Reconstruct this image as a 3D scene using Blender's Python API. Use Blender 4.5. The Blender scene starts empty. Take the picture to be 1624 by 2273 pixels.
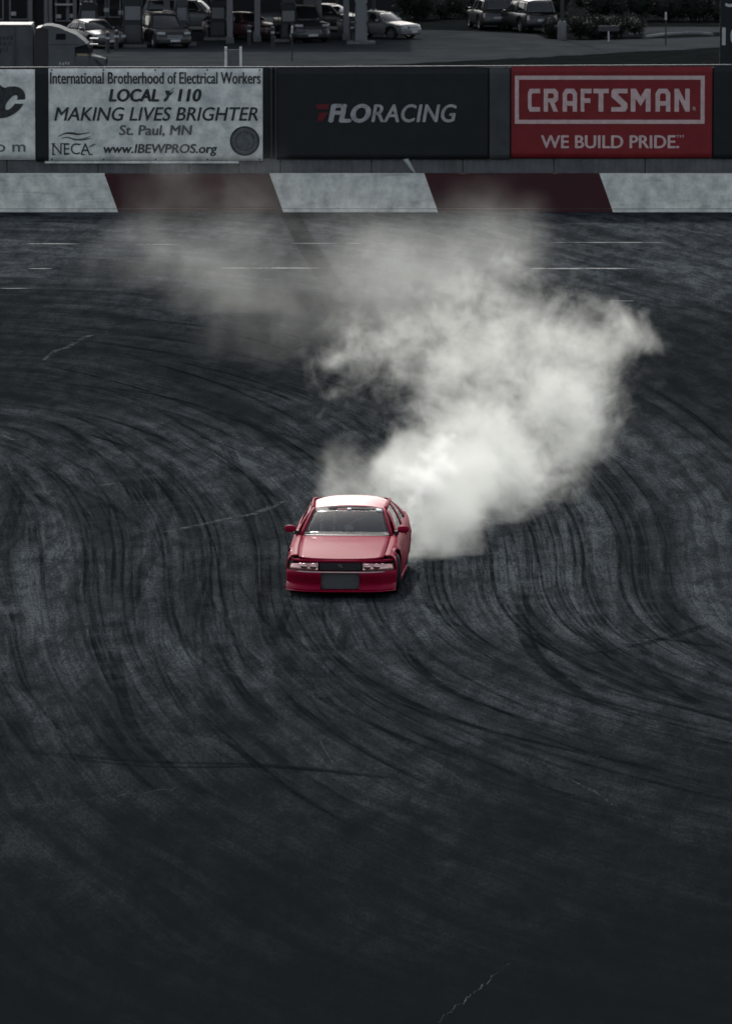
import bpy, bmesh, math, random
import numpy as np
from mathutils import Vector, Matrix
R = math.radians
random.seed(7); rng = np.random.default_rng(7)
scn = bpy.context.scene
COL = scn.collection

# ------------------------------------------------------------------ camera
FPX = 16370.0                 # focal length in units of a 1624-wide frame
PITCH = R(6.37); CAMH = 13.42
cam_d = bpy.data.cameras.new('camera')
cam = bpy.data.objects.new('camera', cam_d); COL.objects.link(cam)
cam.location = (0, 0, CAMH); cam.rotation_euler = (R(90) - PITCH, 0, 0)
cam_d.sensor_fit = 'HORIZONTAL'; cam_d.sensor_width = 36.0
cam_d.lens = 36.0 * FPX / 1624.0
cam_d.clip_start = 1.0; cam_d.clip_end = 6000
cam_d.dof.use_dof = True; cam_d.dof.focus_distance = 113.0; cam_d.dof.aperture_fstop = 13.0
scn.camera = cam

# ------------------------------------------------------------------ sky, sun, exposure
SUN_EL, SUN_AZ = 39.0, -9.0    # behind the scene, a little to the left
w = bpy.data.worlds.new('World'); scn.world = w; w.use_nodes = True
wn = w.node_tree; wn.nodes.clear()
wo = wn.nodes.new('ShaderNodeOutputWorld'); wb = wn.nodes.new('ShaderNodeBackground')
sk = wn.nodes.new('ShaderNodeTexSky'); sk.sky_type = 'NISHITA'; sk.sun_disc = False
sk.sun_elevation = R(SUN_EL); sk.sun_rotation = R(SUN_AZ); sk.air_density = 1.0; sk.dust_density = 3.0; sk.ozone_density = 0.6
hs = wn.nodes.new('ShaderNodeHueSaturation'); hs.inputs['Saturation'].default_value = 0.5   # hazy white sky
wn.links.new(sk.outputs[0], hs.inputs['Color']); wn.links.new(hs.outputs[0], wb.inputs[0]); wb.inputs[1].default_value = 0.145
wn.links.new(wb.outputs[0], wo.inputs[0])
sd = bpy.data.lights.new('sun', 'SUN'); sun = bpy.data.objects.new('sun', sd); COL.objects.link(sun)
S = Vector((math.sin(R(SUN_AZ)) * math.cos(R(SUN_EL)), math.cos(R(SUN_AZ)) * math.cos(R(SUN_EL)), math.sin(R(SUN_EL))))
sun.rotation_euler = S.to_track_quat('Z', 'Y').to_euler(); sun.location = (0, 150, 60)
sd.energy = 2.0; sd.angle = R(1.5); sd.color = (1.0, 0.98, 0.945)
scn.view_settings.view_transform = 'Standard'; scn.view_settings.look = 'None'
scn.view_settings.exposure = 0.45; scn.view_settings.gamma = 1.0
scn.render.engine = 'CYCLES'
cy = scn.cycles
cy.use_denoising = True; cy.volume_bounces = 5; cy.max_bounces = 10; cy.transparent_max_bounces = 24
cy.volume_step_rate = 0.42; cy.volume_max_steps = 160; cy.sample_clamp_indirect = 6.0
cy.caustics_reflective = False; cy.caustics_refractive = False
cy.use_adaptive_sampling = True; cy.adaptive_threshold = 0.02

# ------------------------------------------------------------------ place to picture measures
_c, _s = math.cos(PITCH), math.sin(PITCH)
def ray(u, v):
    a = (u - 812.0) / FPX; b = -(v - 1136.5) / FPX
    return Vector((a, _c + b * _s, -_s + b * _c))
def at(u, v, Y):                      # point seen at (u, v) that stands at distance Y
    r = ray(u, v); t = Y / r.y
    return Vector((r.x * t, Y, CAMH + r.z * t))
def gr(u, v, z=0.0):                  # point of the level z seen at (u, v)
    r = ray(u, v); t = (z - CAMH) / r.z
    return Vector((r.x * t, r.y * t, z))
def project(x, y, z=0.0):
    dy = y; dz = z - CAMH
    dep = dy * _c - dz * _s; up = dy * _s + dz * _c
    return 812.0 + FPX * x / dep, 1136.5 - FPX * up / dep

# ------------------------------------------------------------------ mesh helpers
class MB:
    def __init__(self): self.v = []; self.f = []
    def add(self, vs, fs):
        o = len(self.v); self.v += [tuple(p) for p in vs]; self.f += [tuple(i + o for i in q) for q in fs]; return self
    def box(self, x0, x1, y0, y1, z0, z1, b=0.0):
        if b <= 0:
            vs = [(x, y, z) for z in (z0, z1) for y in (y0, y1) for x in (x0, x1)]
            fs = [(0, 2, 3, 1), (4, 5, 7, 6), (0, 1, 5, 4), (2, 6, 7, 3), (0, 4, 6, 2), (1, 3, 7, 5)]
            return self.add(vs, fs)
        bm = bmesh.new(); bmesh.ops.create_cube(bm, size=1.0)
        for p in bm.verts:
            p.co = Vector(((x0 + x1) / 2 + p.co.x * (x1 - x0), (y0 + y1) / 2 + p.co.y * (y1 - y0), (z0 + z1) / 2 + p.co.z * (z1 - z0)))
        bmesh.ops.bevel(bm, geom=list(bm.edges), offset=b, segments=2, affect='EDGES', profile=0.5)
        bm.verts.index_update(); self.add([p.co for p in bm.verts], [[q.index for q in f.verts] for f in bm.faces]); bm.free(); return self
    def quadbox(self, pts, y0, y1):   # polygon in (x, z), extruded from y0 to y1
        n = len(pts)
        vs = [(p[0], y0, p[1]) for p in pts] + [(p[0], y1, p[1]) for p in pts]
        fs = [tuple(range(n)), tuple(reversed(range(n, 2 * n)))] + [(i, i + n, (i + 1) % n + n, (i + 1) % n) for i in range(n)]
        return self.add(vs, fs)
    def sideprism(self, pts, x0, x1):  # polygon in (y, z), extruded along x
        n = len(pts)
        vs = [(x0, p[0], p[1]) for p in pts] + [(x1, p[0], p[1]) for p in pts]
        fs = [tuple(range(n)), tuple(reversed(range(n, 2 * n)))] + [(i, i + n, (i + 1) % n + n, (i + 1) % n) for i in range(n)]
        return self.add(vs, fs)
    def tube(self, pts, r, n=8, close=True):
        pts = [Vector(p) for p in pts]; rs = r if isinstance(r, (list, tuple)) else [r] * len(pts)
        rings = []
        for i, p in enumerate(pts):
            d = (pts[min(i + 1, len(pts) - 1)] - pts[max(i - 1, 0)]).normalized()
            a = d.cross(Vector((0, 0, 1)));
            if a.length < 1e-3: a = d.cross(Vector((0, 1, 0)))
            a.normalize(); b = d.cross(a)
            rings.append([p + (a * math.cos(2 * math.pi * k / n) + b * math.sin(2 * math.pi * k / n)) * rs[i] for k in range(n)])
        vs = [q for rg in rings for q in rg]
        fs = [(i * n + k, i * n + (k + 1) % n, (i + 1) * n + (k + 1) % n, (i + 1) * n + k) for i in range(len(pts) - 1) for k in range(n)]
        if close: fs += [tuple(reversed(range(n))), tuple(range((len(pts) - 1) * n, len(pts) * n))]
        return self.add(vs, fs)
    def lathe_x(self, prof, cx, cyy, cz, n=28):   # profile of (x, radius), axis along x
        vs = []; m = len(prof)
        for k in range(n):
            a = 2 * math.pi * k / n
            for (x, r) in prof: vs.append((cx + x, cyy + r * math.cos(a), cz + r * math.sin(a)))
        fs = [(k * m + i, k * m + i + 1, ((k + 1) % n) * m + i + 1, ((k + 1) % n) * m + i) for k in range(n) for i in range(m - 1)]
        return self.add(vs, fs)
    def grid(self, rows):             # rows of points
        n = len(rows[0]); vs = [p for r in rows for p in r]
        fs = [(i * n + j, i * n + j + 1, (i + 1) * n + j + 1, (i + 1) * n + j) for i in range(len(rows) - 1) for j in range(n - 1)]
        return self.add(vs, fs)
    def mesh(self, name, smooth=False, weld=0.0):
        me = bpy.data.meshes.new(name); me.from_pydata(self.v, [], self.f)
        bm = bmesh.new(); bm.from_mesh(me)
        if weld: bmesh.ops.remove_doubles(bm, verts=bm.verts, dist=weld)
        bmesh.ops.recalc_face_normals(bm, faces=bm.faces); bm.to_mesh(me); bm.free()
        if smooth:
            for p in me.polygons: p.use_smooth = True
        return me
    def build(self, name, m, parent=None, smooth=False, weld=0.0, thick=0.0, sub=0, autos=None):
        me = self.mesh(name, smooth, weld); me.materials.append(m)
        if autos is not None:
            for p in me.polygons: p.use_smooth = True
            me.set_sharp_from_angle(angle=R(autos))
        o = bpy.data.objects.new(name, me); COL.objects.link(o)
        if parent is not None: o.parent = parent
        if thick:
            md = o.modifiers.new('s', 'SOLIDIFY'); md.thickness = thick; md.offset = 0
        if sub:
            md = o.modifiers.new('u', 'SUBSURF'); md.levels = sub; md.render_levels = sub
        return o
def tag(o, label=None, cat=None, group=None, kind=None):
    if label: o['label'] = label
    if cat: o['category'] = cat
    if group: o['group'] = group
    if kind: o['kind'] = kind
    return o
def empty(name, loc=(0, 0, 0), rz=0.0):
    o = bpy.data.objects.new(name, None); COL.objects.link(o); o.location = loc; o.rotation_euler = (0, 0, rz); o.empty_display_size = 0.3
    return o
def copy_tree(o, parent=None):
    c = o.copy(); COL.objects.link(c); c.parent = parent
    for ch in list(o.children): copy_tree(ch, c)
    return c

# ------------------------------------------------------------------ materials
def bsdf(m): return m.node_tree.nodes['Principled BSDF']
def mat(name, col, rough=0.6, spec=0.4, metal=0.0, vary=0.0, scale=3.0, dirt=None, bump=0.0, coat=0.0):
    m = bpy.data.materials.new(name); m.use_nodes = True; nt = m.node_tree; b = bsdf(m)
    b.inputs['Base Color'].default_value = (*col, 1); b.inputs['Roughness'].default_value = rough
    b.inputs['Specular IOR Level'].default_value = spec; b.inputs['Metallic'].default_value = metal
    if coat: b.inputs['Coat Weight'].default_value = coat; b.inputs['Coat Roughness'].default_value = 0.08
    if vary or dirt or bump:
        tc = nt.nodes.new('ShaderNodeTexCoord'); n = nt.nodes.new('ShaderNodeTexNoise')
        n.inputs['Scale'].default_value = scale; n.inputs['Detail'].default_value = 6; n.inputs['Roughness'].default_value = 0.65
        nt.links.new(tc.outputs['Object'], n.inputs['Vector'])
        mr = nt.nodes.new('ShaderNodeMapRange'); mr.inputs[1].default_value = 0.35; mr.inputs[2].default_value = 0.68
        nt.links.new(n.outputs['Fac'], mr.inputs[0])
        mx = nt.nodes.new('ShaderNodeMix'); mx.data_type = 'RGBA'
        d = dirt if dirt else tuple(c * (1 - vary) for c in col)
        mx.inputs[6].default_value = (*col, 1); mx.inputs[7].default_value = (*d, 1)
        if dirt:
            mm = nt.nodes.new('ShaderNodeMath'); mm.operation = 'MULTIPLY'; mm.inputs[1].default_value = max(vary, 0.05)
            nt.links.new(mr.outputs[0], mm.inputs[0]); nt.links.new(mm.outputs[0], mx.inputs[0])
        else: nt.links.new(mr.outputs[0], mx.inputs[0])
        nt.links.new(mx.outputs[2], b.inputs['Base Color'])
        if bump:
            bp = nt.nodes.new('ShaderNodeBump'); bp.inputs['Strength'].default_value = bump; bp.inputs['Distance'].default_value = 0.02
            nt.links.new(n.outputs['Fac'], bp.inputs['Height']); nt.links.new(bp.outputs[0], b.inputs['Normal'])
    return m
M = {}
M['white_paint'] = mat('white_paint', (.86, .85, .76), .7, .25, vary=.8, scale=2.6, dirt=(.34, .35, .33), bump=.2)
def scuff(m, amount=.55):
    nt = m.node_tree; b = bsdf(m); src = b.inputs['Base Color'].links[0].from_socket
    tc = nt.nodes.new('ShaderNodeTexCoord'); mp = nt.nodes.new('ShaderNodeVectorMath'); mp.operation = 'MULTIPLY'; mp.inputs[1].default_value = (.5, 1, 9); nt.links.new(tc.outputs['Object'], mp.inputs[0])
    n = nt.nodes.new('ShaderNodeTexNoise'); n.inputs['Scale'].default_value = 1.0; n.inputs['Detail'].default_value = 7; n.inputs['Roughness'].default_value = .75; nt.links.new(mp.outputs[0], n.inputs['Vector'])
    r = nt.nodes.new('ShaderNodeMapRange'); r.inputs[1].default_value = .55; r.inputs[2].default_value = .72; r.inputs[4].default_value = amount; nt.links.new(n.outputs['Fac'], r.inputs[0])
    mx = nt.nodes.new('ShaderNodeMix'); mx.data_type = 'RGBA'; mx.inputs[7].default_value = (.09, .095, .095, 1); nt.links.new(r.outputs[0], mx.inputs[0]); nt.links.new(src, mx.inputs[6]); nt.links.new(mx.outputs[2], b.inputs['Base Color'])
scuff(M['white_paint'])
M['red_paint'] = mat('red_paint', (.055, .012, .016), .6, .25, vary=.5, scale=1.2, dirt=(.03, .012, .014))
M['concrete'] = mat('concrete', (.2, .205, .2), .85, .2, vary=.5, scale=2.5, bump=.3)
M['banner'] = mat('banner', (.82, .82, .75), .6, .25, vary=.8, scale=2.6, dirt=(.34, .36, .35), bump=.3)
M['black_banner'] = mat('black_banner', (.013, .0165, .018), .6, .25, vary=.3, scale=1.5)
M['red_banner'] = mat('red_banner', (.21, .016, .020), .55, .25, vary=.25, scale=1.5)
M['ink'] = mat('ink', (.025, .027, .028), .6, .2, vary=.5, scale=9, dirt=(.09, .095, .095))
M['grey_ink'] = mat('grey_ink', (.14, .15, .15), .6, .2, vary=.4, scale=6)
M['pale_print'] = mat('pale_print', (.42, .42, .41), .55, .2, vary=.45, scale=5)
M['red_print'] = mat('red_print', (.12, .012, .018), .55, .2)
M['pink_print'] = mat('pink_print', (.62, .45, .43), .55, .2, vary=.25, scale=6)
M['sheet_metal'] = mat('sheet_metal', (.12, .125, .128), .55, .4, vary=.45, scale=1.5)
M['dark_steel'] = mat('dark_steel', (.015, .018, .020), .55, .35, vary=.3)
M['slate_panel'] = mat('slate_panel', (.055, .058, .06), .6, .3, vary=.45, scale=1.2)
M['galv'] = mat('galv', (.32, .33, .33), .45, .5, vary=.3)
M['rail'] = mat('rail', (.45, .46, .46), .5, .4, vary=.3)
M['rubber'] = mat('rubber', (.012, .012, .013), .8, .3)
M['black_plastic'] = mat('black_plastic', (.012, .012, .013), .5, .35)
M['dark_trim'] = mat('dark_trim', (.02, .02, .022), .45, .4)
M['chrome'] = mat('chrome', (.55, .55, .56), .2, .5, metal=1.0)
M['rim'] = mat('rim', (.25, .25, .26), .35, .5, metal=.8)
M['intercooler'] = mat('intercooler', (.10, .105, .11), .5, .5, vary=.3, scale=20)
M['interior'] = mat('interior', (.02, .021, .022), .8, .2)
M['dash_grey'] = mat('dash_grey', (.09, .092, .094), .8, .2)
M['sticker'] = mat('sticker', (.7, .72, .72), .5, .3)
def paint(name, col, rough=.3, coat=.7, vary=.12, scale=2.0, dirt=None):
    return mat(name, col, rough, .5, vary=vary, scale=scale, coat=coat, dirt=dirt)
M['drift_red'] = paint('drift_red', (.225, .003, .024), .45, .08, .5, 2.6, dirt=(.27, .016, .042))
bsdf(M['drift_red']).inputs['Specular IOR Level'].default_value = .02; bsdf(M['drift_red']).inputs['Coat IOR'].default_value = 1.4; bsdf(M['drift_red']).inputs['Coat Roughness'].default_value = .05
M['roof_glare_red'] = paint('roof_glare_red', (.40, .03, .05), .34, .36, .5, 3.0, dirt=(.55, .16, .15)); bsdf(M['roof_glare_red']).inputs['Coat Roughness'].default_value = .2; bsdf(M['roof_glare_red']).inputs['Specular IOR Level'].default_value = .2; bsdf(M['roof_glare_red']).inputs['Coat IOR'].default_value = 1.42  # car red lightened and paled on the roof to carry its glare
def glass(name, tint=(.09, .096, .10), alpha=.33):
    m = bpy.data.materials.new(name); m.use_nodes = True; nt = m.node_tree; b = bsdf(m)
    b.inputs['Base Color'].default_value = (*tint, 1); b.inputs['Roughness'].default_value = .06; b.inputs['Specular IOR Level'].default_value = .6
    b.inputs['Alpha'].default_value = alpha
    return m
M['lens_clear'] = mat('lens_clear', (.62, .40, .37), .25, .6, metal=1.0)
M['glass'] = glass('glass'); M['dark_glass'] = glass('dark_glass', (.015, .017, .018), .8)
M['lens'] = mat('lens', (.72, .48, .44), .22, .6, metal=.75, vary=.7, scale=12, dirt=(.60, .20, .18), coat=.8)

# ------------------------------------------------------------------ ground
XL = sorted(set([-900, -300, -120, -60, -30, -20] + [round(-14 + .35 * i, 3) for i in range(81)] + [20, 30, 60, 120, 300, 900]))
def terrain_h(x, y):
    if y < 192.5: return -0.02
    t = min(1.0, (y - 192.5) / 30.0); t = t * t * (3 - 2 * t)
    return -0.02 - 4.98 * t
YL = [-60, 0, 60, 120, 180, 191, 192.5] + [192.5 + 3 * i for i in range(1, 11)] + [240, 280, 320, 360, 400, 450, 520, 700, 1000, 2000, 4500]
mb = MB(); mb.grid([[(x, y, terrain_h(x, y)) for x in (-1500, -300, -80, -30, 0, 30, 80, 300, 1500)] for y in YL])
M['grass'] = mat('grass', (.0095, .0115, .0115), 1.0, .0, vary=.5, scale=.8, bump=.6)
tag(mb.build('ground', M['grass'], smooth=True), 'dark mown grass verge running out behind the banner fence', 'ground', kind='structure')

# flow of the tyre marks: contours of psi follow the drifting line
def psi_of(u, v):
    u = np.asarray(u, float); v = np.asarray(v, float)
    up = v < 1250
    lo = np.full(u.shape, 1.0); hi = np.full(u.shape, 6000.0)
    dx = np.abs(u + 100); dy = np.clip(1250 - v, 0, None)
    for _ in range(40):
        a = (lo + hi) / 2; b = 205 + .255 * a
        g = (dx / a) ** 2 + (dy / b) ** 2
        lo = np.where(g > 1, a, lo); hi = np.where(g > 1, hi, a)
    top = (lo + hi) / 2 - 100
    lo = np.full(u.shape, -9000.0); hi = np.full(u.shape, 4000.0); d2 = np.clip(v - 1250, 0, None)
    for _ in range(44):
        x0 = (lo + hi) / 2; B = np.clip(900 - .5 * x0, 420, 1400)
        g = x0 + 900 * (d2 / B) ** 2.5 - u
        hi = np.where(g > 0, x0, hi); lo = np.where(g > 0, lo, x0)
    bot = (lo + hi) / 2
    return np.where(up, top, bot)
ys = [-60, 0, 40, 55, 62] + [66 + .6 * i for i in range(209)]
ys = [y for y in ys if y < 191.0] + [191.2]
tv = np.array([[(x, y, 0.0) for x in XL] for y in ys]).reshape(-1, 3)
uu, vv = project(tv[:, 0], tv[:, 1]); ps = psi_of(np.clip(uu, -2500, 4200), np.clip(vv, -200, 3600))
mb = MB(); mb.grid([[(x, y, 0.0) for x in XL] for y in ys])
me = bpy.data.meshes.new('track'); me.from_pydata(mb.v, [], mb.f)
at_ = me.attributes.new('flow', 'FLOAT_VECTOR', 'POINT')
fl = np.stack([ps / 100.0, tv[:, 0] * .9 - tv[:, 1] * .22, np.zeros(len(ps))], 1)
at_.data.foreach_set('vector', fl.astype(np.float32).ravel())
track = bpy.data.objects.new('track', me); COL.objects.link(track)
tag(track, 'dark asphalt drift track covered in curved black tyre marks', 'track', kind='structure')

def asphalt():
    m = bpy.data.materials.new('track_asphalt'); m.use_nodes = True; nt = m.node_tree; N = nt.nodes; L = nt.links; b = bsdf(m)
    at_n = N.new('ShaderNodeAttribute'); at_n.attribute_name = 'flow'
    tc = N.new('ShaderNodeTexCoord')
    def noise(vec, sc, det=4, rough=.6, dist=0.0):
        n = N.new('ShaderNodeTexNoise'); n.inputs['Scale'].default_value = sc; n.inputs['Detail'].default_value = det; n.inputs['Roughness'].default_value = rough
        n.inputs['Distortion'].default_value = dist; L.new(vec, n.inputs['Vector']); return n.outputs['Fac']
    def vmul(vec, s):
        n = N.new('ShaderNodeVectorMath'); n.operation = 'MULTIPLY'; L.new(vec, n.inputs[0]); n.inputs[1].default_value = s; return n.outputs[0]
    def vadd(a, c):
        n = N.new('ShaderNodeVectorMath'); n.operation = 'ADD'; L.new(a, n.inputs[0]); L.new(c, n.inputs[1]); return n.outputs[0]
    def mr(x, a, c, d, e):
        n = N.new('ShaderNodeMapRange'); n.inputs[1].default_value = a; n.inputs[2].default_value = c; n.inputs[3].default_value = d; n.inputs[4].default_value = e
        n.interpolation_type = 'SMOOTHSTEP'; L.new(x, n.inputs[0]); return n.outputs[0]
    def mul(a, c):
        n = N.new('ShaderNodeMath'); n.operation = 'MULTIPLY'
        for i, q in enumerate((a, c)):
            if isinstance(q, float): n.inputs[i].default_value = q
            else: L.new(q, n.inputs[i])
        return n.outputs[0]
    def add(a, c):
        n = N.new('ShaderNodeMath'); n.operation = 'ADD'
        for i, q in enumerate((a, c)):
            if isinstance(q, float): n.inputs[i].default_value = q
            else: L.new(q, n.inputs[i])
        return n.outputs[0]
    obj = tc.outputs['Object']
    warpn = N.new('ShaderNodeTexNoise'); warpn.inputs['Scale'].default_value = .12; warpn.inputs['Detail'].default_value = 2; L.new(obj, warpn.inputs['Vector'])
    wv = vmul(warpn.outputs['Color'], (1.2, .6, 0))
    fl2 = vadd(at_n.outputs['Vector'], wv)
    fine = noise(vmul(fl2, (15.0, .45, 1)), 1.0, 6, .7)
    mid = noise(vmul(fl2, (2.6, .30, 1)), 1.0, 4, .6)
    broad = noise(vmul(fl2, (.7, .16, 1)), 1.0, 3, .55)
    blot = noise(vmul(obj, (2.6, .5, 1)), 1.0, 8, .78, .3)
    cross = noise(vmul(obj, (.55, .9, 1)), 1.0, 5, .7)
    grain = noise(vmul(obj, (26, 5.0, 1)), 1.0, 5, .8)
    big = noise(vmul(obj, (.11, .026, 1)), 1.0, 2, .5)
    # rubber laid down over worn grey stone
    k = mul(mr(fine, .34, .64, .60, 1.1), mr(mid, .36, .60, .48, 1.0))
    k = mul(k, mr(broad, .33, .6, .5, 1.0))
    k = mul(k, mr(blot, .36, .64, .36, 1.2))
    k = mul(k, mr(cross, .3, .65, .86, 1.05))
    k = mul(k, mr(grain, .34, .66, .45, 1.5))
    k = mul(k, mr(big, .35, .65, .75, 1.15))
    # vignette painted into the asphalt colour: darker towards the camera
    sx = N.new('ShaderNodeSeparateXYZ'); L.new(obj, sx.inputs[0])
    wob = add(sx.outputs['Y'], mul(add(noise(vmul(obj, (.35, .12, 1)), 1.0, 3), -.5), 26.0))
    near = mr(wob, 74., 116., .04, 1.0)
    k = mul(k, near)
    k = mul(k, mr(wob, 126., 142., 1.0, .28))       # heavy rubber on the racing groove
    k = mul(k, mr(wob, 154., 176., 1.0, 4.0))      # grey, little used lane under the wall
    ramp = N.new('ShaderNodeMix'); ramp.data_type = 'RGBA'; ramp.clamp_factor = True
    ramp.inputs[6].default_value = (.0066, .0080, .0090, 1); ramp.inputs[7].default_value = (.060, .069, .075, 1)
    L.new(k, ramp.inputs[0]); L.new(ramp.outputs[2], b.inputs['Base Color'])
    b.inputs['Roughness'].default_value = 1.0; b.inputs['Specular IOR Level'].default_value = .0
    bp = N.new('ShaderNodeBump'); bp.inputs['Strength'].default_value = .25; bp.inputs['Distance'].default_value = .01
    L.new(grain, bp.inputs['Height']); L.new(bp.outputs[0], b.inputs['Normal'])
    return m
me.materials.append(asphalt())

# painted dashes, cracks and tyre marks lie on the track as thin sheets
def strip(pts, wid, z, taper=True):
    out = MB(); rows = []
    pts = [Vector(p) for p in pts]; n = len(pts)
    for i, p in enumerate(pts):
        d = pts[min(i + 1, n - 1)] - pts[max(i - 1, 0)]; d.z = 0; d.normalize(); nn = Vector((-d.y, d.x, 0))
        wd = wid[i] if isinstance(wid, (list, tuple)) else wid
        if taper: wd = wd * min(1, .25 + 3 * min(i, n - 1 - i) / n)
        rows.append([(p.x + nn.x * wd / 2, p.y + nn.y * wd / 2, z), (p.x - nn.x * wd / 2, p.y - nn.y * wd / 2, z)])
    return out.grid(rows)
def smooth_path(pts, n=24):
    P = [np.array(p, float) for p in pts]; P = [2 * P[0] - P[1]] + P + [2 * P[-1] - P[-2]]; out = []
    per = max(2, n // (len(pts) - 1))
    for i in range(1, len(P) - 2):
        for k in range(per):
            t = k / per; a, b_, c, d = P[i - 1], P[i], P[i + 1], P[i + 2]
            out.append(.5 * ((2 * b_) + (-a + c) * t + (2 * a - 5 * b_ + 4 * c - d) * t * t + (-a + 3 * b_ - 3 * c + d) * t ** 3))
    out.append(P[-2]); return out
def worn(name, col, lo, hi, scale, alpha=1.0):
    m = bpy.data.materials.new(name); m.use_nodes = True; nt = m.node_tree; b = bsdf(m)
    b.inputs['Base Color'].default_value = (*col, 1); b.inputs['Roughness'].default_value = 1.0; b.inputs['Specular IOR Level'].default_value = .0
    tc = nt.nodes.new('ShaderNodeTexCoord'); n = nt.nodes.new('ShaderNodeTexNoise'); n.inputs['Scale'].default_value = scale; n.inputs['Detail'].default_value = 5
    n.inputs['Roughness'].default_value = .7
    nt.links.new(tc.outputs['Object'], n.inputs['Vector'])
    r = nt.nodes.new('ShaderNodeMapRange'); r.inputs[1].default_value = lo; r.inputs[2].default_value = hi; r.inputs[4].default_value = alpha
    nt.links.new(n.outputs['Fac'], r.inputs[0]); nt.links.new(r.outputs[0], b.inputs['Alpha'])
    return m
M['line_paint'] = worn('line_paint', (.34, .35, .34), .36, .55, 1.5, .8)
M['crack_fill'] = worn('crack_fill', (.16, .175, .18), .42, .64, 2.2, .36)
M['mark'] = worn('mark', (.0085, .0105, .012), .25, .60, 1.0, .8)
for (u0, u1, v, wd) in [(0, 178, 541, .2), (300, 400, 542, .12), (625, 860, 540, .12), (1222, 1480, 538, .17), (60, 116, 596, .18), (492, 708, 595, .26), (1152, 1416, 596, .34),
                        (0, 90, 640, .14), (1340, 1420, 668, .08)]:
    a, b_ = gr(u0, v), gr(u1, v)
    strip([a.lerp(b_, i / 12) for i in range(13)], wd, .005, True).build('painted_dash', M['line_paint'], track)
cracks = [([(165, 1186), (240, 1184), (330, 1185), (400, 1174), (480, 1158), (560, 1142), (610, 1122), (650, 1108), (690, 1106)], .30),
          ([(0, 1100), (90, 1092), (180, 1085), (260, 1072), (345, 1068)], .24),
          ([(705, 1634), (722, 1670), (735, 1690), (745, 1706)], .035), ([(1200, 1690), (1245, 1720), (1300, 1748), (1350, 1780), (1378, 1800)], .04),
          ([(0, 1798), (60, 1790), (160, 1780), (260, 1768), (380, 1752), (440, 1745)], .09),
          ([(95, 802), (120, 780), (150, 770), (190, 748), (240, 740)], .3), ([(1505, 971), (1532, 970)], .22), ([(1232, 1382), (1262, 1402)], .05),
          ([(972, 2272), (1020, 2230), (1060, 2200), (1130, 2140)], .035), ([(345, 1080), (352, 1110)], .035), ([(340, 1268), (366, 1282)], .05),
          ([(1385, 900), (1420, 906)], .22), ([(0, 965), (60, 990)], .2)]
for pts, wd in cracks:
    q = smooth_path([gr(*p)[:] for p in pts], 30); q = [Vector(p) + Vector((random.gauss(0, .008), random.gauss(0, .06), 0)) for p in q]
    strip(q, [wd * .5 * random.uniform(.4, 1.2) for _ in q], .006, True).build('pavement_crack', M['crack_fill'], track)
# tyre marks
mb = MB(); zi = [0]; fade = []
def mark(pix, wid, amax=1.0):
    q = smooth_path([gr(*p)[:] for p in pix], 36); zi[0] += 1
    n = len(q); rows = []; z = .002 + .00002 * zi[0]; q = [Vector(p) for p in q]; al = random.uniform(.3, 1.0) * amax if zi[0] > 1 else 1.6
    for i, p in enumerate(q):
        d = q[min(i + 1, n - 1)] - q[max(i - 1, 0)]; d.z = 0; d.normalize(); nn = Vector((-d.y, d.x, 0))
        rows.append([(p.x + nn.x * wid * k, p.y + nn.y * wid * k, z) for k in (-.56, -.44, 0, .44, .56)])
        e = min(1.0, 4.0 * min(i, n - 1 - i) / n) * al
        fade.extend([0, e, e * .8, e, 0])
    mb.grid(rows)
mark([(632, 455), (640, 468), (668, 520), (700, 575), (735, 630), (770, 685), (800, 730), (812, 760)], .5)
for pix, wd in [([(0, 846), (300, 868), (520, 930), (700, 1020), (790, 1090)], .20), ([(60, 905), (260, 935), (440, 1000), (560, 1065), (620, 1130)], .22),
                ([(250, 1380), (262, 1500), (300, 1620), (420, 1740), (560, 1810)], .24),
                ([(690, 1370), (730, 1440), (830, 1520), (1000, 1595), (1240, 1660), (1624, 1740)], .2), ([(885, 1390), (915, 1470), (1020, 1545), (1180, 1600)], .2),
                ([(1150, 1330), (1160, 1400), (1200, 1470), (1300, 1545), (1440, 1600)], .3), 
                ([(1400, 1390), (1440, 1480), (1540, 1560), (1624, 1600)], .28), ([(0, 1660), (300, 1690), (600, 1700), (900, 1730)], .3),
                ([(1624, 1370), (1500, 1410), (1380, 1440), (1250, 1460)], .25), ([(1624, 1440), (1480, 1420), (1400, 1416)], .22), ([(0, 740), (300, 772), (600, 820), (820, 890)], .22), ([(0, 690), (300, 700), (560, 730)], .2),
                ([(430, 910), (620, 960), (760, 1010), (880, 1060)], .2)]:
    mark(pix, wd * .7, .8)
    if random.random() < .6: mark([(p[0] + random.uniform(12, 30), p[1] + random.uniform(4, 14)) for p in pix], wd * .55, .8)
for pix, wd in [([(330, 960), (368, 1030), (372, 1090), (362, 1160), (338, 1230), (300, 1300), (280, 1400), (290, 1500)], .22), ([(20, 960), (44, 1040), (36, 1120), (8, 1200), (10, 1300), (60, 1420), (110, 1560)], .24), ([(215, 1050), (235, 1150), (245, 1260), (240, 1370), (262, 1500)], .18),
                ([(1290, 1150), (1335, 1250), (1340, 1330), (1330, 1410), (1400, 1500), (1560, 1580)], .2), ([(1440, 1080), (1490, 1200), (1480, 1300), (1500, 1400), (1600, 1500)], .22), ([(1165, 1220), (1160, 1330), (1170, 1420), (1250, 1510), (1420, 1590)], .2), ([(560, 1150), (590, 1260), (585, 1380), (640, 1480), (760, 1580), (960, 1680)], .16)]:
    mark(pix, wd, .55)
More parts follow.
